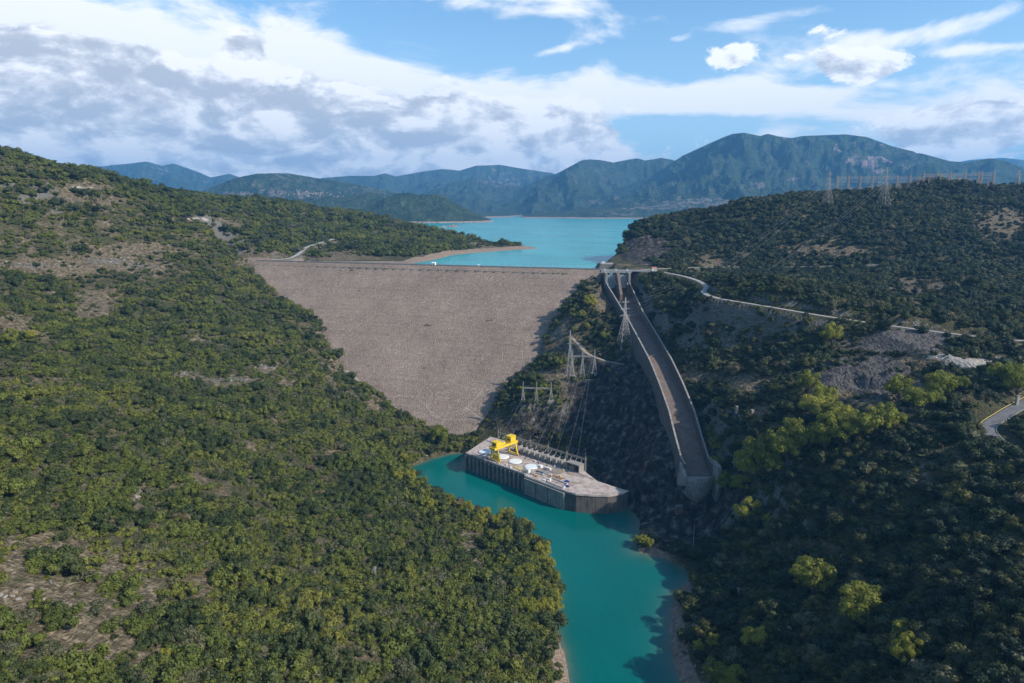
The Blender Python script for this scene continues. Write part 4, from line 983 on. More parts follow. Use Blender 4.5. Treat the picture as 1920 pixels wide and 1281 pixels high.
# breakers and posts in the yard
proto=None
kk=0
for r_ in range(4):
    for i in range(16):
        px=1575+i*18.5+RS.uniform(-3,3); y0=1130+r_*22; q=atY(px,352,y0); z=float(hgt(q[0],q[1]))
        if proto is None:
            e=empty('circuit_breaker',(0,0,0)); b=MB(); lattice(b,0,0,-.5,4,1.4,1.2,2,.2,.1); b.build('stand',M['steel'],e)
            for k in(-1.6,0,1.6):
                b=MB()
                for j in range(6): b.cyl(k,0,4+j*.8,4+j*.8+.5,.42,8)
                b.cyl(k,0,4,9,.22,6); b.build('insulator_column',M['steel_brown'],e)
            b=MB(); b.bar((-3,0,9.2),(3,0,9.2),.18); b.box(-2.2,2.2,-.4,.4,3.7,4.1); b.build('busbar',M['dark'],e); proto=e
        else: e=copy_tree(proto)
        e.location=(q[0],y0,z+.5); e.rotation_euler=(0,0,RS.uniform(-.1,.1)); e.scale=(1,1,1.1+.25*(i>7))
        tag(e,label='grey switchyard breaker with pale insulator columns in the yard on the hilltop',cat='circuit breaker',group='breakers standing in the hilltop switchyard')
# ------------------------------------------------------------------ wires
def wire(a,b_,sag,label,group,r=.036):
    a=Vector(a); b_=Vector(b_); m=MB(); n=14; pts=[]
    for i in range(n+1):
        t=i/n; p=a.lerp(b_,t); p.z-=4*sag*t*(1-t); pts.append(p)
    for p,q in zip(pts[:-1],pts[1:]): m.bar(p,q,r,n=3)
    tag(m.build('power_line',M['wire']),label,'power line',group)
ends=[Vector(bp(6+i*10.5,38.8,24.2)) for i in range(9)]
src=[]
for T in (gt2,gt1,gt1): 
    for t in(.12,.5,.88): src.append(T[0].lerp(T[-1],t))
src=sorted(src,key=lambda v:v.x)
for i,(a_,c_) in enumerate(zip(src,ends)):
    wire(a_,c_,3,'thin grey conductor dropping from the line gantries to the busbar frame, %s from the dam'%words[i],'conductors down to the power station')
def ptop(k,f,dx=0): p,h=PY[k]; return (p[0]+dx,p[1],p[2]+h*f)
for i,(f,dx_) in enumerate(((.62,-5),(.62,5),(.76,-4.5),(.76,4.5),(.9,-3.5),(.9,3.5))):
    wire(ptop('A',f,dx_),ptop('R1',[.6,.6,.75,.75,.9,.9][i],dx_),26,'thin line crossing the right hillside up to the hilltop pylons',"lines from the spur pylon to the hilltop",.045)
for i,t in enumerate((.1,.5,.9)):
    wire(gt1[0].lerp(gt1[-1],t),ptop('R2',.6+.12*i,3),26,'thin line from the upper gantry to the broad hilltop pylon','lines from the upper gantry to the hilltop',.06)
# ------------------------------------------------------------------ roadside things
def pole(px,py,h,label,arms=True,mat='steel'):
    p=hit(px,py); e=empty('utility_pole',tuple(p),label=label,cat='pole'); b=MB(); b.bar((0,0,-1),(0,0,h),.2,.13,8); b.build('mast',M[mat],e)
    if arms: b=MB(); b.bar((-2,0,h-.6),(2,0,h-.6),.12); b.bar((-1.4,0,h-1.6),(1.4,0,h-1.6),.1); b.build('cross_arm',M[mat],e)
    return p
pole(1282,504,12,'pale utility pole with cross arms beside the road at the spillway','steel_pale')
pole(1377,507,10,'thin utility pole above the road on the right bank')
pole(1804,478,10,'utility pole on the dark slope above the upper road')
hut(tuple(atZ(1226,508,146)),.1,5.5,4.5,3.2,M['plaster'],M['red'],'road_hut','small pale hut by the road at the right end of the dam','hut')
# white van
e=empty('parked_van',tuple(atY(1447,499.5,846)),.15,label='white van parked on the upper road by a rock cut',cat='van'); e.location.z=float(hgt(e.location.x,e.location.y))+.3
b=MB(); prof=[(-2.9,.4),(-2.9,2.5),(1.6,2.55),(2.4,1.5),(3.0,1.2),(3.05,.4)]; b.sweep([[(x,-1.05,z) for x,z in prof],[(x,1.05,z) for x,z in prof]]); b.build('body',M['white'],e,bevel=.08)
b=MB(); b.add([(1.72,-.9,2.42),(2.42,-.95,1.56),(2.42,.95,1.56),(1.72,.9,2.42)],[(0,1,2,3)]); b.add([(.6,-1.07,2.2),(1.5,-1.07,2.2),(1.9,-1.07,1.6),(.6,-1.07,1.6)],[(0,1,2,3)])
for v in range(4): x,y,z=b.v[v]; b.v[v]=(x+.06,y,z+.03)
b.build('window',M['glass'],e)
for sx in(-1.8,1.9):
    for sy in(-1,1): b=MB(); b.cyl(0,0,-.12,.12,.38,14); o=b.build('wheel',M['dark'],e); o.rotation_euler=(math.pi/2,0,0); o.location=(sx,sy,.38)
# guard rail on the hairpin, posts and beam
side=[]
for i,q in enumerate(QB):
    t=(QB[min(i+1,len(QB)-1)]-QB[max(i-1,0)]).normalized(); n=Vector((-t.y,t.x,0)); side.append((q+n*4.0,q-n*4.0))
gl=[s[0] if (s[0].x<s[1].x) else s[1] for s in side][8:44]; gr_=[s[1] if (s[0].x<s[1].x) else s[0] for s in side][10:60]
e=empty('guard_rail',tuple(gl[0]),label='yellow-topped guard rail on the outer side of the hairpin road',cat='guard rail')
b=MB()
for q in gl[::2]: b.bar(q-Vector((0,0,.5)),q+Vector((0,0,.9)),.12)
local(b.build('posts',M['steel']),e)
b=MB()
for p,q in zip(gl[:-1],gl[1:]): b.bar(p+Vector((0,0,.75)),q+Vector((0,0,.75)),.22)
local(b.build('beam',M['ochre']),e)
b=MB()
for p,q in zip(gr_[:-1],gr_[1:]): b.bar(p+Vector((0,0,.2)),q+Vector((0,0,.2)),.32)
tag(b.build('kerb',M['conc']),'pale concrete kerb along the inner side of the hairpin bend','kerb')
def block(px,py,sx,sy,sz,label,mat='conc',name='concrete_block',rz=.3):
    p=hit(px,py); b=MB(); b.box(-sx/2,sx/2,-sy/2,sy/2,-1,sz); b.box(-sx/2-.15,sx/2+.15,-sy/2-.15,sy/2+.15,sz,sz+.25); o=b.build(name,M[mat],bevel=.08); o.location=tuple(p); o.rotation_euler=(0,0,rz); tag(o,label,'concrete block'); return o
block(1381,775,1.8,1.8,4.5,'tall pale concrete block in the bushes right of the chute')
block(1410,777,2.2,1.8,2.8,'squat pale concrete block in the bushes, right of the taller one')
block(1906,760,2.2,1.2,5.5,'pale upright concrete pillar beside the hairpin road')
b0=block(1272,962,5,3,5,'pale and rust stained concrete block on the rock left of the flip bucket','conc_floor')
# pole with stair on the left groin
p=hit(609,658); e=empty('orange_pole',tuple(p),label='rusty orange pole standing where the left slope meets the dam face',cat='pole'); b=MB(); b.bar((0,0,-1),(0,0,9.5),.28,.2,8); b.build('mast',M['rust'],e)
b=MB(); b.box(-.5,.5,-.5,.5,-1,.5); b.build('footing',M['conc'],e)
# groin gutter path
b=MB(); rows=[]
G=[(-181,727),(-150,694),(-119,666),(-96,646),(-83,636),(-60,622)]
for x,y in G:
    z=float(dam_face(np.array(x*1.),np.array(y*1.))); rows.append([(x-2.0,y-1.2,z+1.1),(x+1.2,y+1.5,z+1.0),(x+1.2,y+1.5,z-.6),(x-2.0,y-1.2,z-.6)])
b.sweep(rows); tag(b.build('drainage_gutter',M['conc']),'pale drainage gutter along the left foot of the dam','gutter')
# intake platform in the lake
p=atZ(1122,501,146); e=empty('intake_platform',(114,905,140),label='dark stone intake mole jutting into the lake at the right end of the dam',cat='mole')
b=MB(); b.add([(-6,-22,-6),(34,-22,-6),(34,16,-6),(-6,16,-6),(1,-18,7),(32,-18,7),(32,10,7),(1,10,7)],[(0,1,5,4),(1,2,6,5),(2,3,7,6),(3,0,4,7),(4,5,6,7)]); b.build('stone_body',M['conc_dark'],e)
b=MB(); b.box(2,20,-16,8,7.003,7.4); b.build('paving',M['conc'],e)
b=MB(); b.box(4,8,-4,-1,7.4,9.6); b.build('kiosk',M['plaster'],e)
# ------------------------------------------------------------------ village far off
proto=None
def make_house():
    b=MB(); b.box(-6,6,-4.5,4.5,-3,6.5); me=b.build('village_house',[M['render_wall'],M['red']])
    bm=bmesh.new(); bm.from_mesh(me.data); v=[bm.verts.new(q) for q in[(-6.6,-5.1,6.4),(6.6,-5.1,6.4),(6.6,5.1,6.4),(-6.6,5.1,6.4),(-6.6,0,9.4),(6.6,0,9.4)]]
    for f in[(0,1,5,4),(2,3,4,5),(0,4,3),(1,2,5)]: q=bm.faces.new([v[i] for i in f]); q.material_index=1
    bm.to_mesh(me.data); bm.free(); return me
azA=AZ; 
def far_hit(px,py):
    r=ray(px,py); a=math.atan2(r[0],r[1]); col=int(np.clip(np.searchsorted(azA,a),0,len(azA)-1)); D=DR; el=r[2]/math.hypot(r[0],r[1])
    z=CZ+el*D; d=z-best[:,col]; k=int(np.argmax((d<0)&(D>5000)));
    return np.array([D[k]*math.sin(a),D[k]*math.cos(a),best[k,col]])
spots=[(RS.normal(585,22),RS.normal(364,3.5)) for _ in range(34)]+[(RS.normal(440,16),RS.normal(373,2.5)) for _ in range(14)]+[(RS.normal(640,20),RS.normal(368,3)) for _ in range(10)]
for i,(px,py) in enumerate(spots):
    q=far_hit(px,py)
    if proto is None: o=make_house(); proto=o
    else: o=proto.copy(); COL.objects.link(o)
    o.location=tuple(q); s=RS.uniform(.55,.95); o.scale=(s,s,s); o.rotation_euler=(0,0,RS.uniform(0,3.1))
    tag(o,'tiny pale house with a red roof in the far village on the mountainside','house','houses of the far mountain village')
print('built',time.time()-T0)
# ------------------------------------------------------------------ vegetation meshes
def icos(sub):
    bm=bmesh.new(); bmesh.ops.create_icosphere(bm,subdivisions=sub,radius=1); v=np.array([q.co[:] for q in bm.verts]); f=[[q.index for q in p.verts] for p in bm.faces]; bm.free(); return v,f
ICO1=icos(1); ICO2=icos(2)
def crown_data(seed,nlobe,nleaf,leaf,flat=.75,spread=.62,lobe=(.38,.6),col=.86,zc=.55,tall=1.0):
    r=np.random.RandomState(seed); V=[];Fc=[]
    L=[]
    for i in range(nlobe):
        a=r.uniform(0,6.283); d=spread*math.sqrt(r.uniform(0,1)); R=r.uniform(*lobe)*(1-.25*d)
        L.append((d*math.cos(a),d*math.sin(a),(zc+r.uniform(-.28,.38)*(1-d*.6))*tall,R))
    k=0
    for (x,y,z,R) in L:
        v,f=ICO1; vv=v*(R*col)*np.array([1,1,flat])*r.uniform(.82,1.12,(len(v),1))+[x,y,z]; V.append(vv); Fc+=[[i+k for i in q] for q in f]; k+=len(v)
    w_=np.array([q[3]**2 for q in L]); w_/=w_.sum(); ch=r.choice(len(L),nleaf,p=w_)
    n=r.normal(size=(nleaf,3)); n/=np.linalg.norm(n,axis=1)[:,None]; n[:,2]=np.where(n[:,2]<-.35,-n[:,2],n[:,2])
    C=np.array(L)[ch]; pos=C[:,:3]+n*C[:,3:4]*r.uniform(.86,1.16,(nleaf,1))*np.array([1,1,flat])
    nn=n+r.normal(size=(nleaf,3))*.45; nn/=np.linalg.norm(nn,axis=1)[:,None]
    u=np.cross(nn,r.normal(size=(nleaf,3))); u/=np.linalg.norm(u,axis=1)[:,None]; v_=np.cross(nn,u)
    s=leaf*r.uniform(.6,1.35,(nleaf,1)); s2=s*r.uniform(.5,.9,(nleaf,1))
    P=np.stack([pos-u*s-v_*s2*.4,pos+u*s*.2-v_*s2,pos+u*s+v_*s2*.3,pos-u*s*.3+v_*s2],1).reshape(-1,3)
    V.append(P); Fc+=[[k+4*i,k+4*i+1,k+4*i+2,k+4*i+3] for i in range(nleaf)]
    return np.concatenate(V),Fc
def mk_mesh(name,V,Fc,mat):
    me=bpy.data.meshes.new(name); me.from_pydata([tuple(q) for q in V],[],Fc); me.materials.append(mat); me.update(); return me
def shift(me,dz): return me
SPEC={}
def species(key,mat,n,nlobe,nleaf,leaf,**k):
    SPEC[key]=[]
    for i in range(n):
        V,Fc=crown_data(hash(key)%1000*0+sum(map(ord,key))*7+i*31,nlobe,nleaf,leaf,**k); SPEC[key].append(mk_mesh(key+'_crown',V,Fc,M[mat]))
species('olive','leaf_olive',4,8,420,.085); species('dark','leaf_dark',3,8,420,.085); species('grey','leaf_grey',3,8,360,.085,flat=.65); species('rust','leaf_rust',2,7,300,.07)
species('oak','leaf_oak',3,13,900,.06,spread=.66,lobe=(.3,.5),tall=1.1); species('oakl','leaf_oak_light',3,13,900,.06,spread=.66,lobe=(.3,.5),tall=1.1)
species('plane','leaf_yellow',4,26,3200,.036,spread=.68,lobe=(.16,.34),tall=1.5,flat=.95,col=.6)
species('clump','leaf_olive',4,16,620,.06,spread=.95,lobe=(.16,.44),flat=.9); species('clumpd','leaf_dark',3,16,620,.06,spread=.95,lobe=(.16,.46),flat=.95)
species('lowshrub','leaf_grey',2,6,150,.13,flat=.6); species('lowgreen','leaf_olive',2,6,150,.13,flat=.6)
VAR=['olive']*4+['dark']*3+['grey']*3+['rust']*2+['oak']*3+['oakl']*3+['lowshrub']*2
VIDX={}
vc=bpy.data.collections.new('foliage_variants'); VM=[]
for k in ['olive','dark','grey','rust','oak','oakl','lowshrub','lowgreen','clump','clumpd']:
    VIDX[k]=[]
    for me in SPEC[k]:
        VIDX[k].append(len(VM)); VM.append(me)
VOBJ=[]
for i,me in enumerate(VM):
    o=bpy.data.objects.new('a%03d'%i,me); vc.objects.link(o); VOBJ.append(o)
# ------------------------------------------------------------------ scatter
def scatter():
    pts=[]
    for (y0,y1,st,side) in ((118,330,2.9,3),(330,620,3.1,3),(118,330,4.3,0),(330,640,4.5,0),(640,1000,5.3,0),(118,400,6.3,1),(400,1000,6.3,1),(1000,1900,7.0,2)):
        xs=np.arange(-y1*.83,y1*.83,st); ys_=np.arange(y0,y1,st); X,Y=np.meshgrid(xs,ys_)
        X=X+RS.uniform(-.48,.48,X.shape)*st; Y=Y+RS.uniform(-.48,.48,Y.shape)*st
        k_=(X<300) if side==3 else (X<70) if side==0 else (X>=70) if side==1 else (X>-1e9)
        pts.append(np.stack([X[k_],Y[k_],np.full(int(k_.sum()),st)],1))
    P=np.concatenate(pts); x,y,st=P.T; z=hgt(x,y); px,py,dd=project(x,y,z)
    m=(px>-70)&(px<1990)&(py<1345)&(z>0.6); P=P[m]; x,y,st,z,px,py,dd=[q[m] for q in (x,y,st,z,px,py,dd)]
    # visibility: drop what lies well behind a ridge
    vis=np.ones(len(x),bool)
    for t in np.linspace(.25,.985,46):
        zz=CZ+(z+5-CZ)*t; vis&=(hgt(x*t,y*t)<zz+7+0*t)
    x,y,st,z,px,py,dd=[q[vis] for q in (x,y,st,z,px,py,dd)]
    fill=st<3.5; dens=np.where(fill,.62,.97)
    dens-=np.where(st<3.5,.6,.5)*sstep(.0,.38,fbm(x,y,34,4,201))*(x<0)
    b_=np.zeros(len(x))
    for e in BARE: b_=np.maximum(b_,ell(*e,px,py))
    dens*=1-np.where(fill,.62,np.where(py<560,.70,.84))*sstep(.3,.75,b_+.45*fbm(x,y,12,3,77))
    for e in [(1215,466,50,26),(1690,638,90,22),(1850,682,75,12)]: dens*=1-.96*sstep(.3,.6,ell(*e,px,py))
    dens*=1-.85*sstep(.35,.7,ell(1600,705,110,28,px,py))
    cutz=((x>46)&(x<120)&(y>436)&(y<632))|((x>96)&(x<150)&(y>408)&(y<456)); dens=np.where(cutz,.03,dens)
    dens=np.where((px>905)&(px<1040)&(py>775)&(py<900)&(y<640)&(x<60),.12,dens)
    rd0=sdist(x,y,RIVER); dens=np.where(rd0<1.2,0,dens); dens=np.where((rd0<9)&(x>60),dens*.15,dens); dens=np.where((rd0<12)&(y<330),dens*.3,dens)
    ld0=sdist(x,y,LAKE); upst=((x-DA[0])*DN[0]+(y-DA[1])*DN[1])<-8; dens=np.where(upst&((ld0<12)|(z<146))&(x<200),0,dens); dens=np.where((y>880)&(ld0<6),0,dens)
    dens=np.where(sdist(x,y,DAM_POLY)<2.5,0,dens)
    dens=np.where((np.abs(x-chx(y))<chw(y)+6)&(y>430)&(y<835),0,dens)
    dens=np.where(sdist(x,y,DECK)<3,0,dens)
    for R,hw in ROADS:
        d,_z=poly_near(x,y,R); dens=np.where(d<hw+(3.8 if R is ROAD_LOW else 7.5 if R is ROAD_BEND else 3 if R is ROAD_UP else 2.2)+np.where(fill,-3.,0),0,dens)
    dens=np.where((x>100)&(x<180)&(y>790)&(y<960),0,dens)
    keep=RS.uniform(size=len(x))<dens
    return [q[keep] for q in (x,y,st,z,px,py,dd)]
x,y,st,z,px,py,dd=scatter(); N=len(x); print('plants',N)
right=x>70
regn=fbm(x,y,60,3,301)
fill=st<3.5; spec=np.empty(N,object); u=RS.uniform(size=N)
size=np.where(fill,st*.62,st*.80)*RS.uniform(.5,1.38,N)**1.25
for i in range(N):
    q=u[i]
    if fill[i]: spec[i]='lowshrub' if q<.5 else 'lowgreen'
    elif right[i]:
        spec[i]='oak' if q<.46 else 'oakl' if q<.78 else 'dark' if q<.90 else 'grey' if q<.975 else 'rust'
    else:
        g=regn[i]
        spec[i]=('olive' if q<.50+.35*g else 'dark' if q<.66+.2*g else 'grey' if q<.975 else 'rust')
kk_=RS.uniform(size=N); bigk=(kk_<.16)&(~fill)&(~right); size*=np.where(bigk,1.55,1.0); spec[bigk]=np.where(RS.uniform(size=int(bigk.sum()))<.5,'clump','clumpd')
sw=(kk_>.35)&(kk_<.65)&(~fill)&(~right); spec[sw]=np.where(RS.uniform(size=int(sw.sum()))<.68,'clump','clumpd'); asp=RS.uniform(.75,1.25,N); big=(~right)&(sdist(x,y,RIVER)<70)&(x<40)&(y<520); size*=np.where(big,1.25,1)
low=(np.array([ell(*e,px,py) for e in BARE]).max(0)>.25); size*=np.where(low,.62,1)
size*=np.where((px<420)&(py<560)&(py>430),.85,1)
var=np.array([VIDX[s][RS.randint(len(VIDX[s]))] for s in spec]); rot=RS.uniform(0,6.283,N); sz=size*RS.uniform(.8,1.2,N)
scr=size/dd
# individuals: the 300 largest in the picture on each bank
infr=(px>-20)&(px<1940)&(py<1320)
indiv=np.zeros(N,bool)
for side_ in (False,True):
    cand=np.where(infr&(right==side_)&~fill)[0]; cand=cand[np.argsort(-scr[cand])][:300]; indiv[cand]=True
CW={'clump':'olive-green','clumpd':'dark green','olive':'olive-green','dark':'dark green','grey':'grey-green','rust':'brownish','oak':'dark green','oakl':'olive-green'}
def where(i):
    a,b_=px[i],py[i]
    if not right[i]:
        r_='at the very bottom' if b_>1200 else 'low' if b_>1090 else 'midway down' if b_>960 else 'halfway up' if b_>800 else 'high up'
        c_='at the left edge' if a<160 else 'beside the stony clearing' if a<420 else 'in mid slope' if a<700 else 'above the river bank'
        return '%s on the sunlit hillside %s'%(r_,c_)
    c_='near the river shore' if a<1450 else 'amid the dark woods' if a<1680 else 'at the right edge'
    r_='lowest' if b_>1200 else 'low' if b_>1080 else 'midway' if b_>900 else 'high'
    return '%s on the shaded hillside %s'%(r_,c_)
trunk_me=None
b=MB(); 
pts=[(0,0,-.5),(.02,.01,.15),(.0,.03,.45)]
b.bar(pts[0],pts[1],.075,.06,7); b.bar(pts[1],pts[2],.06,.045,7)
for a in range(5):
    t=a*1.256; b.bar(pts[1],(.36*math.cos(t),.36*math.sin(t),.55),.035,.015,5)
TRK=b
def trunk_mesh():
    me=bpy.data.meshes.new('trunk'); me.from_pydata(TRK.v,[],TRK.f); me.materials.append(M['bark']); return me
TM=trunk_mesh()
def plant_tree(name,loc,s,h,rz,crown,label,cat,group):
    e=bpy.data.objects.new(name,None); COL.objects.link(e); e.location=loc; e.rotation_euler=(0,0,rz); e.scale=(s,s,h); e.empty_display_size=.3
    tag(e,label,cat,group)
    c_=bpy.data.objects.new('crown',crown); COL.objects.link(c_); c_.parent=e
    t_=bpy.data.objects.new('trunk',TM); COL.objects.link(t_); t_.parent=e
    return e
for i in np.where(indiv)[0]:
    zz=float(z[i])-.15
    lab='%s %s %s'%(('large' if scr[i]>np.median(scr[indiv]) else 'small'),CW[spec[i]],'')
    if right[i]:
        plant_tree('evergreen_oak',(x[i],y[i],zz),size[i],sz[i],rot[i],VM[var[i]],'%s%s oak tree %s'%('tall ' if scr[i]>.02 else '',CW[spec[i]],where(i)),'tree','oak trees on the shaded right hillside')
    else:
        o=bpy.data.objects.new('evergreen_shrub',VM[var[i]]); COL.objects.link(o); o.location=(x[i],y[i],zz-.1*size[i]); o.scale=(size[i],size[i],sz[i]); o.rotation_euler=(0,0,rot[i])
        tag(o,'%s%s bush %s'%('rounded ' if scr[i]>.016 else '',CW[spec[i]],where(i)),'bush','bushes on the sunlit left hillside')
# the rest: one object, instanced with geometry nodes
def instancer(name,idx,label,cat):
    n=len(idx); me=bpy.data.meshes.new(name); me.vertices.add(n)
    co=np.stack([x[idx],y[idx],z[idx]-.25*size[idx]],1).astype(np.float32); me.vertices.foreach_set('co',co.ravel())
    a=me.attributes.new('rot','FLOAT_VECTOR','POINT'); a.data.foreach_set('vector',np.stack([RS.uniform(-.08,.08,n),RS.uniform(-.08,.08,n),rot[idx]],1).astype(np.float32).ravel())
    a=me.attributes.new('scl','FLOAT_VECTOR','POINT'); a.data.foreach_set('vector',np.stack([size[idx]*asp[idx],size[idx]/asp[idx],sz[idx]],1).astype(np.float32).ravel())
    a=me.attributes.new('idx','INT','POINT'); a.data.foreach_set('value',var[idx].astype(np.int32)); me.update()
    o=bpy.data.objects.new(name,me); COL.objects.link(o); tag(o,label,cat,None,'stuff')
    ng=bpy.data.node_groups.new(name+'_nodes','GeometryNodeTree'); ng.interface.new_socket('Geometry',in_out='INPUT',socket_type='NodeSocketGeometry'); ng.interface.new_socket('Geometry',in_out='OUTPUT',socket_type='NodeSocketGeometry')
    N_=ng.nodes; gi=N_.new('NodeGroupInput'); go=N_.new('NodeGroupOutput'); ci=N_.new('GeometryNodeCollectionInfo'); ci.inputs[0].default_value=vc; ci.inputs['Separate Children'].default_value=True; ci.inputs['Reset Children'].default_value=True
    ip=N_.new('GeometryNodeInstanceOnPoints'); ip.inputs['Pick Instance'].default_value=True
    def at(nm,dt):
        q=N_.new('GeometryNodeInputNamedAttribute'); q.data_type=dt; q.inputs[0].default_value=nm; return q.outputs[0]
    L=ng.links; L.new(gi.outputs[0],ip.inputs['Points']); L.new(ci.outputs[0],ip.inputs['Instance']); L.new(at('idx','INT'),ip.inputs['Instance Index'])
    er=N_.new('FunctionNodeEulerToRotation'); L.new(at('rot','FLOAT_VECTOR'),er.inputs[0]); L.new(er.outputs[0],ip.inputs['Rotation']); L.new(at('scl','FLOAT_VECTOR'),ip.inputs['Scale']); L.new(ip.outputs[0],go.inputs[0])
    m=o.modifiers.new('scatter','NODES'); m.node_group=ng; return o
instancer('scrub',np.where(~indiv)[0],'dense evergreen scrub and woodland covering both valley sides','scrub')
# ------------------------------------------------------------------ yellow-green trees, every one a thing
YT=[]
def yt(px_,py_,s,where_): YT.append((px_,py_,s,where_))
bank=[(770,905),(800,912),(835,922),(868,935),(895,952),(925,968),(955,985),(985,1000),(1003,1025),(1018,1050),(1028,1075),(1036,1100),(1042,1125),(1040,1150),(1030,1175),(990,1150),(1005,1120),(985,1085),(965,1055),(930,1015),(900,990),(875,970),(840,955),(790,930),(1015,1145),(1000,1060),(948,1020)]
for i,(a,b_) in enumerate(bank):
    yt(a,b_,RS.uniform(3.0,3.95),'on the left river bank'); yt(a-RS.uniform(4,16),b_-RS.uniform(-6,12),RS.uniform(2.4,3.5),'on the left river bank')
    if i%2==0: yt(a-RS.uniform(18,38),b_+RS.uniform(-4,12),RS.uniform(2.2,3.2),'on the left river bank')
for a,b_,s in [(1480,838,7.5),(1445,860,7.5),(1410,875,7),(1400,900,7),(1440,895,7),(1475,870,7),(1510,850,7),(1545,845,7),(1575,838,7),(1610,830,6.5),(1645,818,6.5),(1665,810,6),(1560,822,6),(1525,790,6),(1540,772,6),(1550,800,6),(1515,740,4.5),(1575,800,5)]: yt(a,b_,s,'in the bright band of the right hillside')
for a,b_,s in [(1560,650,7),(1685,755,6),(1762,752,6),(1745,765,5),(1720,775,5),(1800,735,4),(1890,730,6),(1905,745,6),(1870,720,5)]: yt(a,b_,s,'below the bare yard on the right hillside')
for a,b_,s in [(1345,880,4),(1350,905,4),(1340,850,4),(1362,925,4.5),(1335,830,3.5),(1330,815,3),(1400,985,5.5),(1440,985,3),(1388,930,4)]: yt(a,b_,s,'beside the lower end of the chute')
for a,b_,s in [(1525,1120,8.5),(1500,1105,5),(1600,1175,9),(1625,1150,6),(1690,1215,5.5),(1705,1235,5),(1690,1250,4),(1345,1125,3),(1415,1225,5),(1345,1290,6),(1375,1300,5),(1450,1260,3),(1775,1265,3),(1335,1215,3.4),(1310,1222,3)]: yt(a,b_,s,'alone in the dark lower right woods')
for a,b_,s in [(1208,1028,3.6),(1195,1022,2.4),(1216,1030,2.6)]: yt(a,b_,s,'on the sandbar in the river')
for a,b_,s in [(825,836,6.5),(768,872,3.6),(757,868,3.2),(782,866,2.6)]: yt(a,b_,s,'at the foot of the dam')
for a,b_,s in [(1010,745,3.2),(1018,735,3.2),(1003,748,2.6),(946,752,3),(975,735,2.4),(1105,580,4),(1100,618,3),(1092,600,3),(1078,625,2.4),(1135,640,3),(1040,600,3)]: yt(a,b_,s,'on the rocky spur beside the dam')
for a,b_,s in [(60,640,3.6),(20,650,3.8),(310,1240,3),(160,1250,3),(560,1210,2.4),(480,430,3)]: yt(a,b_,s,'on the left hillside')
cnt={}
for k,(a,b_,s,wh) in enumerate(YT):
    p=hit(a,b_); 
    if sdist(np.array([p[0]]),np.array([p[1]]),RIVER)[0]<-3 and 'bank' in wh: continue
    nm='plane_tree'; s*=RS.uniform(.88,1.1)
    q='tall' if s>5.5 else 'small' if s<3.4 else 'leafy'
    col_=''
    cnt[wh]=cnt.get(wh,0)+1
    dist_=math.hypot(p[0],p[1],p[2]-CZ); rad=s*(5.2 if s>4 or 'bank' in wh else 4.2)/F*dist_*(.8 if dist_>520 else 1); rad=min(rad,11)
    e=plant_tree(nm,(p[0],p[1],p[2]-.3),rad,rad*1.15,RS.uniform(0,6.28),SPEC['plane'][RS.randint(4)],'%s yellow-green tree %s'%(q,wh),'tree','yellow-green trees '+wh)
# cypresses on the left skyline
V=[];Fc=[];k=0
r=np.random.RandomState(5)
for i in range(420):
    t=r.uniform(0,1); R=.16*math.sin(math.pi*min(1,.12+.88*t))**.7*(1-t*.35); a=r.uniform(0,6.28); c0=np.array([R*math.cos(a),R*math.sin(a),.05+t*.95]); n=r.normal(size=(4,3))*.045; V+=list(c0+n); Fc.append([k,k+1,k+2,k+3]); k+=4
CYP=mk_mesh('cypress_crown',np.array(V),Fc,M['leaf_dark'])
for i,(a,b_) in enumerate([(478,402),(489,403),(497,404),(506,405),(512,406),(520,405)]):
    p=hit(a,b_); plant_tree('cypress_tree',(p[0],p[1],p[2]-.3),13,13,0,CYP,'thin dark cypress in the row on the ridge behind the dam','tree','cypress row on the left ridge')
# dome-shaped tree on the left skyline
p=hit(140,338); plant_tree('pine_tree',(p[0],p[1],p[2]-.3),9,10,0,SPEC['dark'][0],'round dark tree rising above the left skyline','tree',None)
# dead tree lower right
def dead(px_,py_,h,label):
    p=hit(px_,py_); b=MB(); r=random.Random(3)
    def br(a,d,l,rad,n):
        c_=a+d*l; b.bar(a,c_,rad,rad*.6,5)
        if n>0:
            for _ in range(3): br(c_,(d+Vector((r.uniform(-.6,.6),r.uniform(-.6,.6),r.uniform(0,.5)))).normalized(),l*.7,rad*.6,n-1)
    br(Vector((0,0,-.5)),Vector((0,0,1)),h*.38,.18,4); o=b.build('bare_tree',M['steel_pale']); o.location=tuple(p); tag(o,label,'tree')
dead(1385,1125,7,'pale leafless tree among dark woods near the lower right shore')
dead(705,1090,8,'pale leafless tree above the left river bank')
# ------------------------------------------------------------------ boulders on the right shore and rock outcrops
def rockmesh(seed,sub=2):
    r=np.random.RandomState(seed); v,f=icos(sub); d=r.normal(size=(11,3)); d/=np.linalg.norm(d,axis=1)[:,None]; vv=v.copy()
    for q in d:
        t=vv@q; lim=r.uniform(.35,.7); vv-=np.outer(np.maximum(t-lim,0),q)
    vv*=[1,r.uniform(.6,.9),r.uniform(.45,.75)]; return mk_mesh('boulder',vv,f,M['boulder'])
RM=[rockmesh(i) for i in range(5)]
def boulder(p,s,label,group):
    o=bpy.data.objects.new('boulder',RM[RS.randint(5)]); COL.objects.link(o); o.location=tuple(p); o.scale=(s*RS.uniform(.8,1.4),s,s*RS.uniform(.7,1.2)); o.rotation_euler=(RS.uniform(-.3,.3),RS.uniform(-.3,.3),RS.uniform(0,6.28)); tag(o,label,'boulder',group)
for i in range(150):
    t=RS.uniform(0,1); yy=270+ t*100; shx=np.interp(yy,[270,300,326,345,362,375],[80,80,84,90,100,116]); xx=shx+abs(RS.normal(0,7))+.5
    boulder((xx,yy,float(hgt(xx,yy))),RS.uniform(.35,1.3),'rough brown stone on the right river shore','stones along the right river shore')
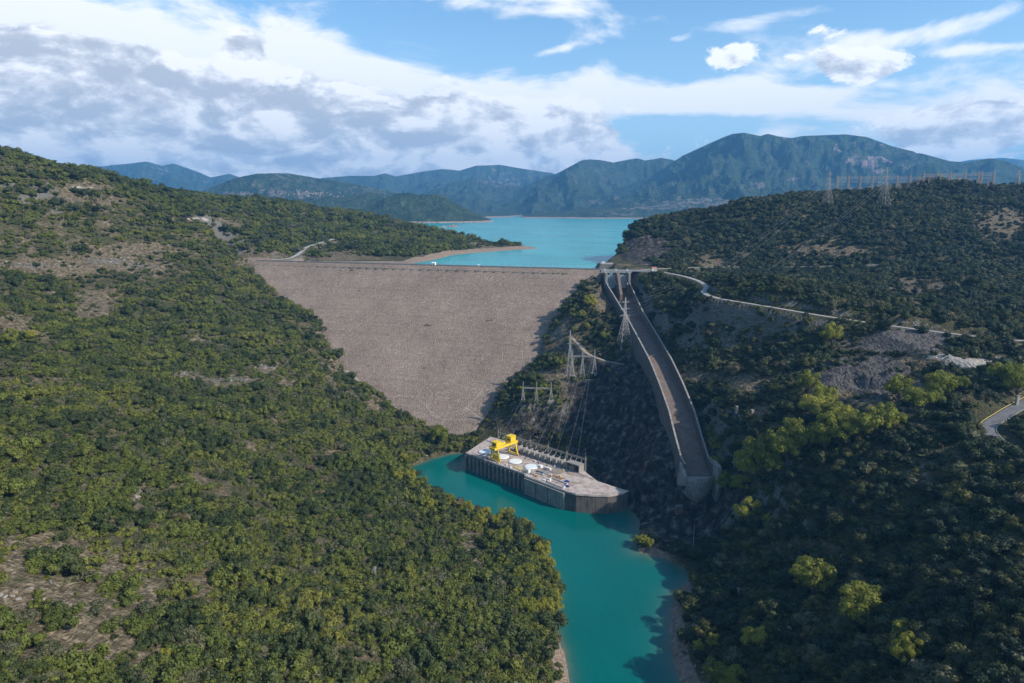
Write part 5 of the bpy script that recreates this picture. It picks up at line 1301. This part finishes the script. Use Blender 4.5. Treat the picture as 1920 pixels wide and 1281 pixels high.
for i in range(40):
    yy=RS.uniform(270,330); xx=np.interp(yy,[270,284,305,326],[26,27,26,23])-abs(RS.normal(0,5)); boulder((xx,yy,float(hgt(xx,yy))),RS.uniform(.4,1.4),'rough pale stone on the left river shore','stones along the left river shore')
for j,(e,nn) in enumerate([((60,498,80,6),22),((210,490,50,8),20),((500,688,24,5),16),((430,712,60,6),22),((345,700,25,5),10),((185,828,18,5),14),((258,935,6,12),10),((15,352,14,3),5),((780,855,20,8),12),((790,785,20,8),8),((290,1265,18,8),8),((60,1120,70,24),16)]):
    for i in range(nn):
        p=hit(RS.normal(e[0],e[2]*.6),RS.normal(e[1],e[3]*.6)); d=math.hypot(p[0],p[1]); boulder(p,RS.uniform(.35,1.0)*(1+d/500),'grey limestone block in a rock outcrop on the left hillside','limestone outcrops on the left hillside')
# little waterfall under the flip bucket
w0=hit(1302,985); w1=hit(1297,1035); b=MB()
P=[Vector(w0)+Vector((0,-.6,.6)),Vector(w0).lerp(Vector(w1),.3)+Vector((-.4,-1.4,.3)),Vector(w0).lerp(Vector(w1),.65)+Vector((.2,-1.5,0)),Vector(w1)+Vector((0,-1,.2))]
for p,q in zip(P[:-1],P[1:]): b.bar(p,q,.13,.2,6)
tag(b.build('waterfall',M['wire']),'thin white trickle of water falling down the dark rock below the flip bucket','waterfall')
# ------------------------------------------------------------------ haze
b=MB(); b.box(-15500,15500,-400,18000,-60,1420); hz=b.build('haze',None) if False else None
me=bpy.data.meshes.new('haze'); me.from_pydata(b.v,[],b.f); me.update()
hz=bpy.data.objects.new('haze',me); COL.objects.link(hz); tag(hz,kind='stuff',label='thin blue haze filling the air over the valley and lake')
hm=bpy.data.materials.new('haze_air'); hm.use_nodes=True; nt=hm.node_tree; nt.nodes.clear(); o_=nt.nodes.new('ShaderNodeOutputMaterial'); pv=nt.nodes.new('ShaderNodeVolumePrincipled'); nt.links.new(pv.outputs[0],o_.inputs['Volume'])
pv.inputs['Color'].default_value=(.19,.54,1.0,1); pv.inputs['Density'].default_value=6.8e-5; pv.inputs['Anisotropy'].default_value=.1
me.materials.append(hm)
# ------------------------------------------------------------------ sun and sky
SUN=Vector((.742,-.346,.574)).normalized()
sl=bpy.data.lights.new('sun','SUN'); sl.energy=5.0; sl.angle=math.radians(.5); sl.color=(1,.95,.87)
so=bpy.data.objects.new('sun',sl); COL.objects.link(so); so.rotation_euler=SUN.to_track_quat('Z','Y').to_euler(); so.location=(300,-200,600)
W=bpy.data.worlds.new('World'); SC.world=W; W.use_nodes=True; nt=W.node_tree; nt.nodes.clear(); t=NT(nt)
out=t.n('ShaderNodeOutputWorld'); bg=t.n('ShaderNodeBackground'); t.l(bg.outputs[0],out.inputs[0])
sky=t.n('ShaderNodeTexSky',sky_type='NISHITA'); sky.sun_disc=False; sky.sun_elevation=math.asin(SUN.z); sky.sun_rotation=math.atan2(SUN.x,SUN.y); sky.air_density=1.0; sky.dust_density=.6; sky.ozone_density=2.0; sky.altitude=300
SKS=.10
bg.inputs[1].default_value=SKS
tc=t.n('ShaderNodeTexCoord'); sx=t.n('ShaderNodeSeparateXYZ'); t.l(tc.outputs['Generated'],sx.inputs[0])
X_,Yy,Z_=sx.outputs
az_=t.math('ARCTAN2',X_,Yy); el_=t.math('ARCSINE',Z_)
cv=t.n('ShaderNodeCombineXYZ'); t.l(az_,cv.inputs[0]); t.l(el_,cv.inputs[1])
def cloudfield(vec,scale,ys,detail,rough,dist,off):
    return t.noise(t.mapv(vec,(scale,scale*ys,1),(0,0,0),off),1.0,detail,rough,dist)
def px2(px_,py_): r=ray(px_,py_); return math.atan2(r[0],r[1]), math.asin(r[2]/np.linalg.norm(r))
def blob(px_,py_,rx,ry,amp,rotd=0):
    a,e=px2(px_,py_); rx/=F; ry/=F
    dx_=t.math('SUBTRACT',az_,a); dy_=t.math('SUBTRACT',el_,e)
    if rotd:
        c0,s0=math.cos(math.radians(rotd)),math.sin(math.radians(rotd))
        dx2=t.math('ADD',t.math('MULTIPLY',dx_,c0),t.math('MULTIPLY',dy_,s0)); dy2=t.math('SUBTRACT',t.math('MULTIPLY',dy_,c0),t.math('MULTIPLY',dx_,s0)); dx_,dy_=dx2,dy2
    q=t.math('ADD',t.math('POWER',t.math('ABSOLUTE',t.math('DIVIDE',dx_,rx)),2.0),t.math('POWER',t.math('ABSOLUTE',t.math('DIVIDE',dy_,ry)),2.0))
    return t.math('MULTIPLY',t.math('EXPONENT',t.math('MULTIPLY',q,-1.0)),amp)
def sumb(L):
    s=None
    for q in L: s=blob(*q) if s is None else t.math('ADD',s,blob(*q))
    return s
nA=cloudfield(cv.outputs[0],5,2.6,9,.58,.4,(3,1,0)); nB=cloudfield(cv.outputs[0],10,1.9,12,.64,.25,(7,4,2)); 
# thin high white sheets
M1=sumb([(350,110,430,70,.9,-3),(100,60,260,60,.45),(700,130,160,40,.5,4),(1000,185,400,34,.7),(1400,190,220,20,.4),(1700,160,200,22,.35),(1800,230,260,40,.5),(1230,195,200,22,.4),(900,15,110,20,.25),(1060,10,60,18,.2),(1720,66,190,20,.85,9),(1600,66,60,16,.35),(1820,93,80,9,.5),(1050,92,45,9,.6,12),(1270,74,24,8,.5),(1400,40,90,12,.4,5),(1100,262,500,16,.3),(1200,300,300,14,.3),(1750,190,140,14,.25)])
d1=t.math('ADD',M1,t.math('MULTIPLY',t.math('SUBTRACT',nA,.5),2.6)); cov1=t.ss(d1,.15,.62)
# puffy cumulus
M2=sumb([(1375,105,42,26,.95),(1560,118,60,24,.75),(1640,125,50,24,.75),(1545,58,50,20,.55),(1480,110,20,10,.5),(880,235,230,62,1.0),(660,215,60,40,.5),(1000,280,150,50,.8),(1850,215,170,34,.55),(1800,265,180,40,.8),(250,165,330,60,.8,-10),(460,80,42,34,.9),(480,180,150,60,.7),(150,240,330,70,.8),(500,290,500,50,.8),(60,130,130,45,.7),(300,325,620,40,.9),(1230,90,10,6,.3),(1100,300,200,24,.4),(420,210,260,40,.6,-12)])
d2=t.math('ADD',M2,t.math('MULTIPLY',t.math('SUBTRACT',nB,.5),2.0)); cov2=t.ss(d2,.42,.60)
# cloud shading: darker where the cloud is thick toward its underside, brighter toward the sun side
up1=t.n('ShaderNodeVectorMath',operation='ADD'); t.l(cv.outputs[0],up1.inputs[0]); up1.inputs[1].default_value=(.018,.02,0)
nB2=cloudfield(up1.outputs[0],10,1.9,12,.60,.25,(7,4,2))
lit=t.math('SUBTRACT',nB,nB2)
nC=cloudfield(cv.outputs[0],14,2.2,6,.55,.2,(1,9,5))
GREY=sumb([(300,150,280,50,1.0,-10),(60,120,150,40,.8),(460,80,45,34,1.0),(430,250,360,42,.8,-6),(720,210,110,45,.9),(760,255,120,22,.7),(650,190,60,50,.5),(900,215,60,30,.3),(1850,270,240,30,.6),(300,320,500,26,.45),(1200,212,90,7,.6),(150,190,200,30,.5),(1230,180,40,8,.3),(590,300,200,24,.3)])
sh=t.math('ADD',t.math('MULTIPLY',lit,5.0),t.math('SUBTRACT',.83,t.math('MULTIPLY',GREY,.42)))
sh=t.math('ADD',sh,t.math('MULTIPLY',t.math('SUBTRACT',nC,.5),1.3),clamp=True)
K=1.12/SKS
c2col=t.ramp(sh,[(.0,(.50*K,.53*K,.58*K)),(.35,(.66*K,.68*K,.72*K)),(.62,(.84*K,.85*K,.87*K)),(.9,(1.05*K,1.04*K,1.02*K))])
base=sky.outputs[0]
skyc=t.mix(1.0,base,(1.3,1.62,1.72),'MULTIPLY')
# pale air near the skyline
hzf=t.math('MULTIPLY',t.ss(el_,.30,-.02),.55)
skyc=t.mix(hzf,skyc,(.52*K,.70*K,.88*K))
c1=t.mix(t.math('MULTIPLY',cov1,.94),skyc,(1.0*K,1.0*K,1.0*K))
c2=t.mix(t.math('MULTIPLY',cov2,.96),c1,c2col)
final=c2
t.l(final,bg.inputs[0])
# ------------------------------------------------------------------ camera
cam=bpy.data.cameras.new('camera'); co_=bpy.data.objects.new('camera',cam); COL.objects.link(co_); SC.camera=co_
cam.sensor_width=36; cam.lens=36*F/1920; cam.sensor_fit='HORIZONTAL'; cam.clip_start=1; cam.clip_end=80000
co_.location=(0,0,CZ); co_.rotation_euler=(math.pi/2-PITCH,0,0)
SC.view_settings.view_transform='Standard'; SC.view_settings.look='None'; SC.view_settings.exposure=.2; SC.view_settings.gamma=1
SC.cycles.max_bounces=5; SC.cycles.diffuse_bounces=2; SC.cycles.glossy_bounces=2; SC.cycles.transmission_bounces=1; SC.cycles.volume_bounces=0
SC.cycles.use_denoising=True
print('done',time.time()-T0)
